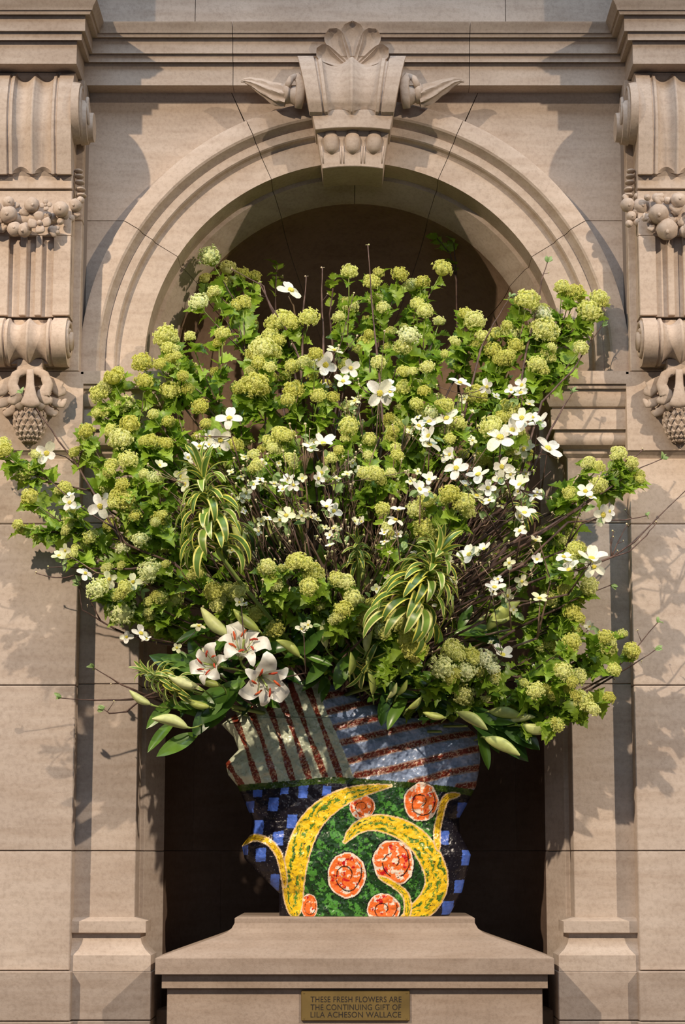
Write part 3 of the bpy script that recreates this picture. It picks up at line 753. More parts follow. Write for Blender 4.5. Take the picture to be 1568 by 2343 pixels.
# plaque
px0, px1, py0, py1 = 689, 938, 2266, 2336
pl = root('plaque', W(813, 2336, YD-0.006), 'small rectangular brass plaque with dark engraved capitals on the pedestal', 'plaque')
q = MB(); a = W(px0, py1, YD-0.012); c = W(px1, py0, YD-0.012); q.box(a.x, c.x, YD-0.012, YD-0.0005, a.z, c.z); q.build('plate', BRASS, pl, bevel=0.003)
for pxs in (696, 931):
    for pys in (2272, 2330):
        q = MB(); q.cyl(W(pxs, pys, YD-0.0125), (0,-1,0), .0035, .003, .0015, 12); q.build('screw', BRASS, pl)
for line, py, xl, xr in (("THESE FRESH FLOWERS ARE", 2293, 711, 919), ("THE CONTINUING GIFT OF", 2311, 711, 918), ("LILA ACHESON WALLACE", 2328, 711, 918)):
    cu = bpy.data.curves.new('lettering', 'FONT'); cu.body = line; cu.size = 1; cu.extrude = 0.01; cu.space_character = 1.06
    to = bpy.data.objects.new('tmp', cu); COL.objects.link(to)
    bpy.context.view_layer.update()
    me = bpy.data.meshes.new_from_object(to.evaluated_get(bpy.context.evaluated_depsgraph_get()))
    bpy.data.objects.remove(to)
    xs_ = [v.co.x for v in me.vertices]; ysv = [v.co.y for v in me.vertices]
    a = W(xl, py, YD-0.0128); c = W(xr, py-13, YD-0.0128)
    sx = (c.x-a.x)/(max(xs_)-min(xs_)); sz = (c.z-a.z)/(max(ysv)-min(ysv))
    for v in me.vertices:
        x, y, z = v.co; v.co = (a.x+(x-min(xs_))*sx, YD-0.0124-(0.0006 if z > 0 else 0), a.z+(y-min(ysv))*sz)
    me.materials.append(LETTER)
    link('lettering', me, pl)
# ------------------------------------------------------------------ vase
VS = 660/1568.0; VX, VY = 480, 1480       # sketch frame of the vase silhouette -> picture frame
YV0 = -0.095; HD = 0.15
Lp = [(560,118),(540,125),(350,200),(250,265),(50,410),(120,480),(145,550),(75,625),(90,690),(140,750),(185,850),(225,940),(210,1020),(165,1080),(180,1150),(240,1220),(330,1300),(370,1340),(372,1465)]
Rp = [(570,118),(580,121),(700,190),(900,290),(1100,380),(1290,384),(1400,410),(1475,480),(1482,620),(1460,750),(1410,850),(1365,930),(1370,1010),(1430,1130),(1415,1200),(1380,1340),(1310,1465)]
def interp(lst, y):
    return float(np.interp(y, [p[1] for p in lst], [p[0] for p in lst]))
vz0 = ZTOP; _dep = (YV0+DC)*CS+(vz0-ZC)*SN
zpix = lambda py: zz(py, YV0)
ztop_v = zpix(VY+118*VS)
rows = 420; ncf = 380; ncb = 36
yy = np.linspace(1465, 119, rows)
V = np.zeros((rows, ncf+ncb, 3)); UVc = np.zeros((rows, ncf+ncb, 2))
zrow = np.array([zpix(VY+y*VS) for y in yy]); zrow = vz0+(zrow-zrow[0])*(ztop_v-vz0)/(ztop_v-zrow[0])
for i, y in enumerate(yy):
    xl = interp(Lp, y); xr = interp(Rp, y)
    # soften tiny corners
    dep = (YV0+DC)*CS+(zrow[i]-ZC)*SN
    X0 = (VX+xl*VS-CX)*dep/F; X1 = (VX+xr*VS-CX)*dep/F
    mid = (X0+X1)/2; hw = (X1-X0)/2
    full = min(1.0, hw/0.25)
    hd = HD*(0.55+0.45*min(1, hw/0.5))
    lip = np.clip((470-y)/120.0, 0, 1)
    hb = hd*(1-lip)+0.0*lip
    tf = np.linspace(PI, 0, ncf)
    # even spacing in x on the front
    xf = np.linspace(-1, 1, ncf)
    V[i,:ncf,0] = mid+hw*xf; V[i,:ncf,1] = YV0+HD - (hd)*np.power(np.clip(1-np.abs(xf)**3.2,0,1), 0.5)
    xb_ = np.linspace(1, -1, ncb+2)[1:-1]
    back = YV0+HD + hd*np.power(np.clip(1-np.abs(xb_)**3.2,0,1), 0.5)
    front = YV0+HD - hd*np.power(np.clip(1-np.abs(xb_)**3.2,0,1), 0.5)
    V[i,ncf:,0] = mid+hw*xb_; V[i,ncf:,1] = back*(1-lip)+(front+0.022)*lip
    V[i,:,2] = zrow[i]
    UVc[i,:ncf,0] = xl+(xr-xl)*(xf+1)/2; UVc[i,ncf:,0] = xl+(xr-xl)*(xb_+1)/2; UVc[i,:,1] = y
# wavy hand-built surface
def fbm(x, y, s, seed=0):
    rng = np.random.RandomState(seed); out = np.zeros_like(x); amp = 1; tot = 0
    for o in range(4):
        n = 96; g = rng.rand(n, n); fx = (x*s) % n; fy = (y*s) % n
        ix = fx.astype(int); iy = fy.astype(int); tx = fx-ix; ty = fy-iy; tx = tx*tx*(3-2*tx); ty = ty*ty*(3-2*ty)
        a = g[iy%n, ix%n]; b_ = g[iy%n, (ix+1)%n]; c = g[(iy+1)%n, ix%n]; d = g[(iy+1)%n, (ix+1)%n]
        out += amp*((a*(1-tx)+b_*tx)*(1-ty)+(c*(1-tx)+d*tx)*ty); tot += amp; amp *= .5; s *= 2.1
    return out/tot
X = UVc[...,0].ravel(); Y = UVc[...,1].ravel()
up = (Y < 740)
disp = (fbm(X, Y, 0.011, 3)-0.5)*0.05*np.clip((760-Y)/60, 0, 1) + (fbm(X, Y, 0.03, 5)-.5)*0.012
V[...,1] += disp.reshape(rows, -1)
def dpoly(pts):
    best = np.full(X.shape, 1e9); along = np.zeros(X.shape); side = np.zeros(X.shape); acc = 0
    tot = sum(math.dist(pts[i], pts[i+1]) for i in range(len(pts)-1))
    for i in range(len(pts)-1):
        ax, ay = pts[i]; bx, by = pts[i+1]; L2 = (bx-ax)**2+(by-ay)**2; L1 = math.sqrt(L2)
        t = np.clip(((X-ax)*(bx-ax)+(Y-ay)*(by-ay))/L2, 0, 1)
        d = np.hypot(X-(ax+(bx-ax)*t), Y-(ay+(by-ay)*t)); m_ = d < best
        sd = ((bx-ax)*(Y-ay)-(by-ay)*(X-ax))/L1
        best[m_] = d[m_]; along[m_] = ((acc+t*L1)/tot)[m_]; side[m_] = sd[m_]; acc += L1
    return best, along, side
def smooth(pts, n=5):
    out = []
    P_ = [pts[0]]+list(pts)+[pts[-1]]
    for i in range(1, len(P_)-2):
        p0, p1, p2, p3 = P_[i-1:i+3]
        for k in range(n):
            t = k/n; out.append(tuple(0.5*((2*p1[j])+(-p0[j]+p2[j])*t+(2*p0[j]-5*p1[j]+4*p2[j]-p3[j])*t*t+(-p0[j]+3*p1[j]-3*p2[j]+p3[j])*t**3) for j in (0,1)))
    out.append(pts[-1]); return out
def c3(r, g, b_): return np.array(srgb(r, g, b_)[:3])
C = np.zeros((X.size, 3))
n1 = fbm(X, Y, 0.02, 1); n2 = fbm(X, Y, 0.09, 2); n3 = fbm(X*1.0, Y, 0.16, 9); n4 = fbm(X, Y, 0.045, 14)
def paint(mask, col, amt=1.0):
    mk = np.clip(mask.astype(float)*amt, 0, 1)[:, None]; C[:] = C*(1-mk)+col*mk
# upper glaze panels
wob = (n1-0.5)*16
xb = np.interp(Y, [100,330,500,720], [580,622,702,785]) + wob
left = X < xb
C[:] = c3(212,220,192)*(0.72+0.5*n1[:,None])
paint(~left, c3(150,168,200)*1.0)
C[~left] *= (0.7+0.65*n2[~left][:,None])
mott = (n3 > 0.60)
for pts in ([(70,600),(110,660),(175,760)], [(105,330),(165,460),(265,745)], [(190,280),(265,450),(355,725)], [(283,240),(350,400),(450,720)], [(360,225),(440,420),(540,710)], [(435,190),(520,430),(628,705)], [(498,120),(575,330),(708,700)]):
    d, al, sd = dpoly(smooth(pts)); wd = 15+4*np.sin(al*9)+(n2-.5)*7
    paint((d < wd) & left, c3(126,52,34)); paint((d < wd) & left & mott & (al > .2), c3(200,165,130), .85)
for pts in ([(590,192),(665,178)], [(618,268),(780,228)], [(640,352),(880,292)], [(680,440),(960,372)], [(715,522),(900,478),(1100,430),(1290,392)], [(757,622),(900,582),(1200,508),(1440,462)], [(800,697),(1000,662),(1250,600),(1485,542)], [(1090,740),(1200,712),(1300,682),(1485,648)], [(1355,758),(1470,742)]):
    d, al, sd = dpoly(smooth(pts)); wd = 14+(n2-.5)*8
    paint((d < wd+7) & ~left, c3(190,160,135), .8); paint((d < wd) & ~left, c3(130,54,36)); paint((d < wd) & ~left & mott, c3(205,170,140), .85)
# fine crackle
cr = np.abs(fbm(X, Y, 0.018, 21)-0.5); paint((cr < 0.006) & (Y < 735), c3(80,85,85), .5)
# lower black field with blue dabs
ybd = np.interp(X, [60,140,400,660,900,1100,1300,1480], [765,752,733,710,726,740,760,778])
low = Y > ybd
paint(low, c3(24,21,30)); C[low] *= (0.6+0.9*n2[low][:,None])
for (cx, cy, w_, h_) in ((258,795,50,38),(408,775,42,48),(508,782,50,78),(637,778,48,52),(213,868,45,65),(345,853,55,75),(262,980,55,75),(447,948,52,75),(370,1040,58,75),(275,1130,55,78),(185,1105,35,50),(350,1280,50,88),(1378,885,55,82),(1277,1035,52,78),(1405,1145,60,82),(1363,1303,55,72),(1300,1418,66,74),(1340,780,30,24)):
    m_ = (np.abs(X-cx+(Y-cy)*0.08+(n2-.5)*10) < w_/2) & (np.abs(Y-cy+(n1-.5)*14) < h_/2) & low
    paint(m_, c3(78,112,205)); C[m_] *= (0.75+0.5*n2[m_][:,None])
# green field
from mathutils.geometry import intersect_point_tri_2d
def inpoly(pts):
    r = np.zeros(X.shape, bool); n = len(pts)
    for i in range(n):
        x0, y0 = pts[i]; x1, y1 = pts[(i+1)%n]
        c_ = ((y0 > Y) != (y1 > Y)); 
        with np.errstate(divide='ignore', invalid='ignore'): xi = (x1-x0)*(Y-y0)/(y1-y0+1e-9)+x0
        r ^= c_ & (X < xi)
    return r
gf = inpoly([(760,790),(1080,738),(1250,790),(1235,950),(1270,1180),(1290,1250),(1200,1450),(1150,1470),(470,1470),(500,1300),(560,1100),(640,940),(740,850)])
st = np.sin((X*0.05+n1*9)+np.sin(Y*0.03+n1*7)*2)
paint(gf, c3(34,70,30)); paint(gf & (st > 0.1) & (n4 > .40), c3(84,150,58), .9); paint(gf & (n2 < .36), c3(14,24,16), .85)
d, al, sd = dpoly([(140,765),(400,747),(660,722),(900,738),(1100,752),(1460,790)]); gm = d < 17+(n2-.5)*8
paint(gm, c3(66,92,22)); paint(gm & (n3 > .55), c3(40,60,14), .8)
# orange rounds
for (cx, cy, rx, ry, rot) in ((830,870,70,68,0),(1150,843,96,106,.1),(745,1240,102,126,0),(1000,1170,112,122,-.3),(540,1412,46,68,0),(945,1425,92,84,0)):
    u = ((X-cx)*math.cos(rot)+(Y-cy)*math.sin(rot))/rx; v = (-(X-cx)*math.sin(rot)+(Y-cy)*math.cos(rot))/ry
    rr_ = np.hypot(u, v)+(n1-.5)*.16; a = np.arctan2(v, u); ins = rr_ < 1
    paint(rr_ < 1.05, c3(16,14,14)); paint(ins, c3(244,226,206)); core = (rr_ < .93) & (n4 > .40)
    paint(core, c3(246,120,50)); paint((rr_ < .85) & (fbm(X, Y, .045, 55) > .67), c3(200,26,30))
    sp = np.abs(((a/(2*PI)+rr_*1.9) % 1)-.5); paint((sp < .06) & (rr_ > .15) & (rr_ < .85) & (n1 > .30), c3(30,14,12), .95)
# yellow scrolling bands
def band(pts, w0, w1, gcol=c3(60,128,44), bulge=0):
    d, al, sd = dpoly(smooth(pts)); wd = w0+(w1-w0)*al+bulge*np.sin(PI*al); wd = wd*np.clip(np.sqrt(np.clip(1-(2*np.abs(al-.5))**8, 0, 1)), .3, 1)+(n2-.5)*6
    paint(d < wd+7, c3(236,205,160)); paint(d < wd, c3(250,206,36)); ins = d < wd*.92
    s_ = sd/np.maximum(wd, 1)
    g = np.sin(s_*8+al*4+n1*10) > .30; paint(ins & g & (n4 > .42), gcol, .92)
    k = np.abs(np.sin(s_*6+al*3+n1*9+1)) < .17; paint(ins & k & (n4 > .40), c3(20,22,16), .95)
    paint(ins & (n2 > .62), c3(250,214,60), .7)
band([(462,1470),(452,1300),(475,1140),(530,990),(610,890),(730,815),(860,775),(985,755)], 50, 10, bulge=28)
band([(735,1058),(800,985),(900,955),(1030,985),(1140,1060),(1215,1180),(1235,1290),(1190,1390),(1110,1455),(1060,1470)], 22, 56, bulge=18)
band([(168,1072),(235,1035),(320,1060),(375,1130),(400,1230),(408,1300)], 15, 14, c3(190,140,20))
band([(1355,800),(1285,825),(1255,920),(1238,1010),(1243,1100)], 16, 14, c3(190,140,20))
band([(925,1250),(1000,1290),(1060,1340),(1078,1400),(1072,1470)], 10, 18)
sp = (fbm(X, Y, 0.35, 33) > .78) & low; paint(sp, c3(170,170,175), .4)
nC = ncf+ncb
vlist = V.reshape(-1, 3)
idx = np.arange(rows*nC).reshape(rows, nC); a = idx[:-1]; b_ = idx[1:]
quads = np.stack([a, np.roll(a, -1, 1), np.roll(b_, -1, 1), b_], -1).reshape(-1, 4)
me = bpy.data.meshes.new('vase_body'); nv = len(vlist); nf = len(quads)
me.vertices.add(nv); me.vertices.foreach_set('co', vlist.astype(np.float32).ravel())
caps = [list(idx[0][::-1]), list(idx[-1])]
me.loops.add(nf*4+2*nC); me.loops.foreach_set('vertex_index', np.concatenate([quads.ravel(), caps[0], caps[1]]).astype(np.int32))
me.polygons.add(nf+2)
me.polygons.foreach_set('loop_start', np.concatenate([np.arange(nf)*4, [nf*4, nf*4+nC]]).astype(np.int32))
me.polygons.foreach_set('loop_total', np.concatenate([np.full(nf, 4), [nC, nC]]).astype(np.int32))
me.polygons.foreach_set('use_smooth', np.array([True]*nf+[False]*2))
me.update(calc_edges=True); me.validate()
ca = me.color_attributes.new('paint', 'FLOAT_COLOR', 'POINT')
ca.data.foreach_set('color', np.concatenate([np.clip(C, 0, 1), np.ones((nv, 1))], 1).astype(np.float32).ravel())
me.materials.append(CERAM)
va = root('vase', (0, YV0+HD, ZTOP), 'wavy-sided painted ceramic vase with striped top and green and yellow swirls on black', 'vase')
link('vase_body', me, va)

# ------------------------------------------------------------------ plant pieces (unit meshes, shared)
def frame(p, d, n, s=1.0):
    d = d.normalized(); x = d.cross(n)
    if x.length < 1e-4: x = d.orthogonal()
    x.normalize(); z = x.cross(d)
    sc = s if isinstance(s, tuple) else (s, s, s)
    return Matrix(((x.x*sc[0], d.x*sc[1], z.x*sc[2], p.x), (x.y*sc[0], d.y*sc[1], z.y*sc[2], p.y), (x.z*sc[0], d.z*sc[1], z.z*sc[2], p.z), (0,0,0,1)))
def head_mesh(seed, mt, nfl, dome):
    """ball of small four and five petalled florets; +Z is the outward side"""
    rnd = random.Random(seed); vs = []; fs = []
    for i in range(nfl):
        zc_ = 1-(i+.5)/nfl*(1+dome); ph = i*2.39996+rnd.uniform(-.25,.25)
        r = math.sqrt(max(0, 1-zc_*zc_)); d = Vector((r*math.cos(ph), r*math.sin(ph), zc_))
        k = 0.43*(1+0.42*noise.noise(d*2.1+Vector((seed,0,0)))+rnd.uniform(-.05,.05)); p = d*k; p.z *= 0.86
        u = d.orthogonal().normalized(); u.rotate(Matrix.Rotation(rnd.uniform(0,6),3,d)); w_ = d.cross(u)
        fr = rnd.uniform(.066,.095); b0 = len(vs); n = 5
        vs.append(p+d*0.018)
        for q_ in range(n):
            a = 2*PI*q_/n
            vs.append(p+(u*math.cos(a)+w_*math.sin(a))*fr+d*rnd.uniform(.004,.03))
            a += PI/n; vs.append(p+(u*math.cos(a)+w_*math.sin(a))*fr*.5-d*.012)
        m = 2*n
        for q_ in range(m): fs.append((b0, b0+1+q_, b0+1+(q_+1)%m))
        vs.append(p-d*0.10); 
        for q_ in range(0, m, 2): fs.append((b0+m+1, b0+1+(q_+2)%m, b0+1+(q_+1)%m)); fs.append((b0+m+1, b0+1+(q_+1)%m, b0+1+q_))
    core = MB(); core.ball((0,0,0), 0.33, (1,1,.86), 10, 7); b0 = len(vs); vs += core.v; fs += [tuple(i+b0 for i in f) for f in core.f]
    return mesh('flower_head', vs, fs, mt)
HEADS = [head_mesh(s, VHEAD, 105, 0.75) for s in range(4)]+[head_mesh(9+s, VHEAD, 80, 0.25) for s in range(2)]
HPALE = [head_mesh(30+s, VPALE, 70, 0.8) for s in range(3)]
def vleaf(seed):
    rnd = random.Random(seed)
    out = [(0,0),(.10,-.03),(.22,.02),(.30,.12),(.46,.20),(.40,.30),(.50,.42),(.38,.43),(.30,.50),(.33,.62),(.22,.64),(.24,.76),(.12,.80),(.08,.90),(0,1)]
    R_ = [(x*rnd.uniform(.9,1.1), y*rnd.uniform(.97,1.03)) for x, y in out[1:-1]]; L_ = [(-x*rnd.uniform(.9,1.1), y*rnd.uniform(.97,1.03)) for x, y in out[1:-1]]
    bend = rnd.uniform(.1,.5); fold = rnd.uniform(.15,.5); tw = rnd.uniform(-.3,.3)
    def z(x, y): return fold*abs(x) - bend*max(0,y)**2 + tw*x*y + 0.03*math.sin(y*18+abs(x)*9)
    vs = [(0,0,0)]+[(0,t,z(0,t)) for t in (.25,.5,.75)]+[(0,1,z(0,1))]
    fs = []
    for side in (R_, L_):
        b0 = len(vs); vs += [(x,y,z(x,y)) for x, y in side]; k = len(side)
        def anc(y): return 0 if y < .1 else 1 if y < .36 else 2 if y < .6 else 3
        prev = 0
        for i in range(k-1):
            a_ = anc(side[i][1]); fs.append((a_, b0+i, b0+i+1) if side is R_ else (a_, b0+i+1, b0+i))
            a2 = anc(side[i+1][1])
            if a2 != a_:
                for q_ in range(a_, a2): fs.append((q_, b0+i+1, q_+1) if side is R_ else (q_, q_+1, b0+i+1))
        fs.append((3, b0+k-1, 4) if side is R_ else (3, 4, b0+k-1))
    return mesh('leaf', vs, fs, VLEAF, True)
VL = [vleaf(s) for s in range(7)]
def lance(mt, wd, bend, fold, name='leaf', nL=8, curl=0):
    vs = []; fs = []
    for i in range(nL+1):
        t = i/nL; h = wd*math.sin(PI*min(1, t*.92+.06))**.8 if i < nL else 0.002
        for u in (-1, -.5, 0, .5, 1): vs.append((u*h, t*math.cos(bend*t*.6), abs(u)*h*fold-math.sin(bend*t)*t*.5+curl*math.sin(t*7)*u*.03))
    for i in range(nL):
        for j in range(4): fs.append((i*5+j, i*5+j+1, (i+1)*5+j+1, (i+1)*5+j))
    return mesh(name, vs, fs, mt, True)
YL = [lance(YLEAF, .24, R(.2,.9), .5) for _ in range(4)]
LL = [lance(LLEAF, .13, R(.1,.9), .4) for _ in range(5)]
def varieg(bend, seed):
    """strap leaf, arching over, yellow margins (material 1) on green (material 0)"""
    rnd = random.Random(seed); nL = 14; vs = []; mi = []; fs = []; a = 0.0; p = Vector((0,0)); tw = rnd.uniform(-.25,.25)
    for i in range(nL+1):
        t = i/nL; ang = -bend*t**1.3; h = .088*math.sin(PI*min(1, t*.85+.12))**.7 if i < nL else .001
        for u in (-1,-.62,-.2,.2,.62,1): vs.append((u*h+tw*t*t*.3, p.x, p.y+abs(u)*h*.35))
        p = p+Vector((math.cos(ang), math.sin(ang)))/nL
    for i in range(nL):
        for j in range(5): fs.append((i*6+j, i*6+j+1, (i+1)*6+j+1, (i+1)*6+j)); mi.append(1 if j in (0,4) else 0)
    return mesh('leaf', vs, fs, [DRG, DRY], True, mi)
DL = [varieg(bd, k) for k, bd in enumerate((1.4, 2.0, 2.6, 3.2, 3.8, 0.8, 2.3))]
def bract(seed):
    rnd = random.Random(seed); nL = 6; vs = []; fs = []; b_ = rnd.uniform(-.5,.9); cup = rnd.uniform(.1,.5)
    for i in range(nL+1):
        t = i/nL; h = .36*math.sin(PI*min(1, t*.80+.04))**.9; notch = -.05 if i == nL else 0
        for u in (-1,-.5,0,.5,1): vs.append((u*h, t+(notch if u == 0 else (-.04*abs(u) if i == nL else 0)), cup*u*u*.25*h*3-b_*t*t*.3))
    for i in range(nL):
        for j in range(4): fs.append((i*5+j, i*5+j+1, (i+1)*5+j+1, (i+1)*5+j))
    return vs, fs
BR = [mesh('bract', *bract(s), DWHITE, True) for s in range(5)]
BRC = [mesh('bract', *bract(s+9), DCREAM, True) for s in range(4)]
q = MB(); 
for i in range(22):
    t = i/22; a = i*2.4; rr_ = math.sqrt(t)*.75; q.ball((rr_*math.cos(a), rr_*math.sin(a), .55*math.sqrt(max(0,1-rr_*rr_))), .24, nu=5, nv=4)
q.ball((0,0,.1), .7, (1,1,.7), 8, 6)
CEN = q.me('flower', DCENT, True)
q = MB(); q.ball((0,0,.5), .5, (1,1,.9), 8, 6); q.tube([(0,0,-1.2),(0,0,.1)], .1, 4); BUDM = q.me('bud', BUD, True)
def lilybud(seed):
    vs = []; fs = []; nL = 12; seg = 12; rnd = random.Random(seed); bd = rnd.uniform(-.1,.1)
    for i in range(nL+1):
        t = i/nL; r = .165*(math.sin(PI*min(1, t*.96+.02))**.75)*(1.12-.35*t)+.004
        for k in range(seg):
            a = 2*PI*k/seg; rr_ = r*(1+.09*math.cos(3*a)); vs.append((rr_*math.cos(a)+bd*math.sin(PI*t), t, rr_*math.sin(a)))
    fs = [(i*seg+k, i*seg+(k+1)%seg, (i+1)*seg+(k+1)%seg, (i+1)*seg+k) for i in range(nL) for k in range(seg)]
    return mesh('lily_bud', vs, fs, LBUD, True)
LB = [lilybud(s) for s in range(4)]
def lilypetal(wd, rec, seed, broad=True):
    rnd = random.Random(seed); nL = 14; vs = []; fs = []; p = Vector((0.02,0)); us = (-1,-.75,-.4,0,.4,.75,1)
    for i in range(nL+1):
        t = i/nL; ang = 1.15-t*.55-rec*max(0,t-.45)**1.5*2.2; h = wd*math.sin(PI*min(1, t*.86+.09))**(.75) if i < nL else .01
        ruf = .03*math.sin(t*17+seed) * (t > .2)
        for u in us: vs.append((u*h, p.x+ruf*abs(u)*.4, p.y+(u*u)*h*.30+ruf*u*u))
        p = p+Vector((math.cos(ang), math.sin(ang)))/nL
    n = len(us)
    for i in range(nL):
        for j in range(n-1): fs.append((i*n+j, i*n+j+1, (i+1)*n+j+1, (i+1)*n+j))
    return mesh('petal', vs, fs, LILY, True)
LP = [lilypetal(.25, 2.1, 1), lilypetal(.165, 2.3, 2), lilypetal(.30, 1.8, 4)]
q = MB(); q.tube([(0,0,0),(0,.16,.35),(0,.34,.68)], .012, 5, 0); q.ribbon([(-.07,.26,.62),(0,.36,.72),(.07,.46,.74)], [.022,.042,.022], .034, (0,0,1), 1, 8)
STA = q.me('stamen', [LBUD, ANTH], True)

# ------------------------------------------------------------------ where things are in depth
def depthY(px, py):
    u = (px-800)/620.0; v = (py-1280)/680.0
    y = -0.60+0.20*u*u
    if v < 0: y += 0.62*v*v
    else: y += 0.62*v
    return y
MOUTH = W(790, 1650, YV0+HD)
def clampY(px, py, Y):
    """keep blooms out of the walls and inside the arch"""
    if px < 215 or px > 1410: return min(Y, -0.30)
    if py > 830 and (px < 400 or px > 1225): return min(Y, -0.26)
    if px < 420 or px > 1205: return min(Y, -0.17)
    return Y
def bez(a, c, b_, n):
    return [a*(1-t)**2+c*2*t*(1-t)+b_*t*t for t in [i/n for i in range(n+1)]]
def rvec(s=1.0): return Vector((R(-1,1), R(-1,1), R(-1,1)))*s
def anchor():
    return MOUTH+Vector((R(-.28,.28), R(-.06,.08), R(-.12,-.02)))
def put(name, me_, parent, M):
    return link(name, me_, parent, M)
TOPC = sorted(set([(x, y) for x, y in Lp if y < 415]+[(x, y) for x, y in Rp if y < 415]+[(1475,480)]))
def lipz(X_):
    ux = (X_*F/9.47+CX-VX)/VS
    if ux < 40 or ux > 1485: return None
    return zpix(VY+float(np.interp(ux, [p[0] for p in TOPC], [p[1] for p in TOPC]))*VS)
def behind_lip(pts):
    for p in pts:
        lz = lipz(p.x)
        if lz is not None and p.z < lz+.02 and p.y < YV0+.125: p.y = YV0+.125
    return pts
def stem_to(q, a, tip, r0=.007, r1=.0025, bow=.18, mi=0, n=9, jit=.012):
    mid = (a+tip)/2; d = tip-a
    up_ = Vector((0, -0.25, 1))*d.length*bow*(0.4+abs(d.x)/max(.2, d.length))
    c = a.lerp(tip, .45)+up_*1.0+Vector((-d.x*.12, 0, 0))
    pts = bez(a, c, tip, n)
    pts = [p+(rvec(jit) if 0 < i < n else Vector()) for i, p in enumerate(pts)]
    behind_lip(pts[:-1])
    q.tube(pts, [r0+(r1-r0)*i/n for i in range(n+1)], 5, mi)
    return pts
CAMV = Vector((0,-1,0.05))
def add_leaf(par, p, size, d=None, me_=None, name='leaf'):
    if d is None: d = rvec()
    nrm = (Vector((0,-0.75,0.75))+rvec(.8)).normalized()
    d = (d-nrm*d.dot(nrm)*.8)
    if d.length < .05: d = rvec()
    put(name, me_ or random.choice(VL), par, frame(p, d, nrm, size))
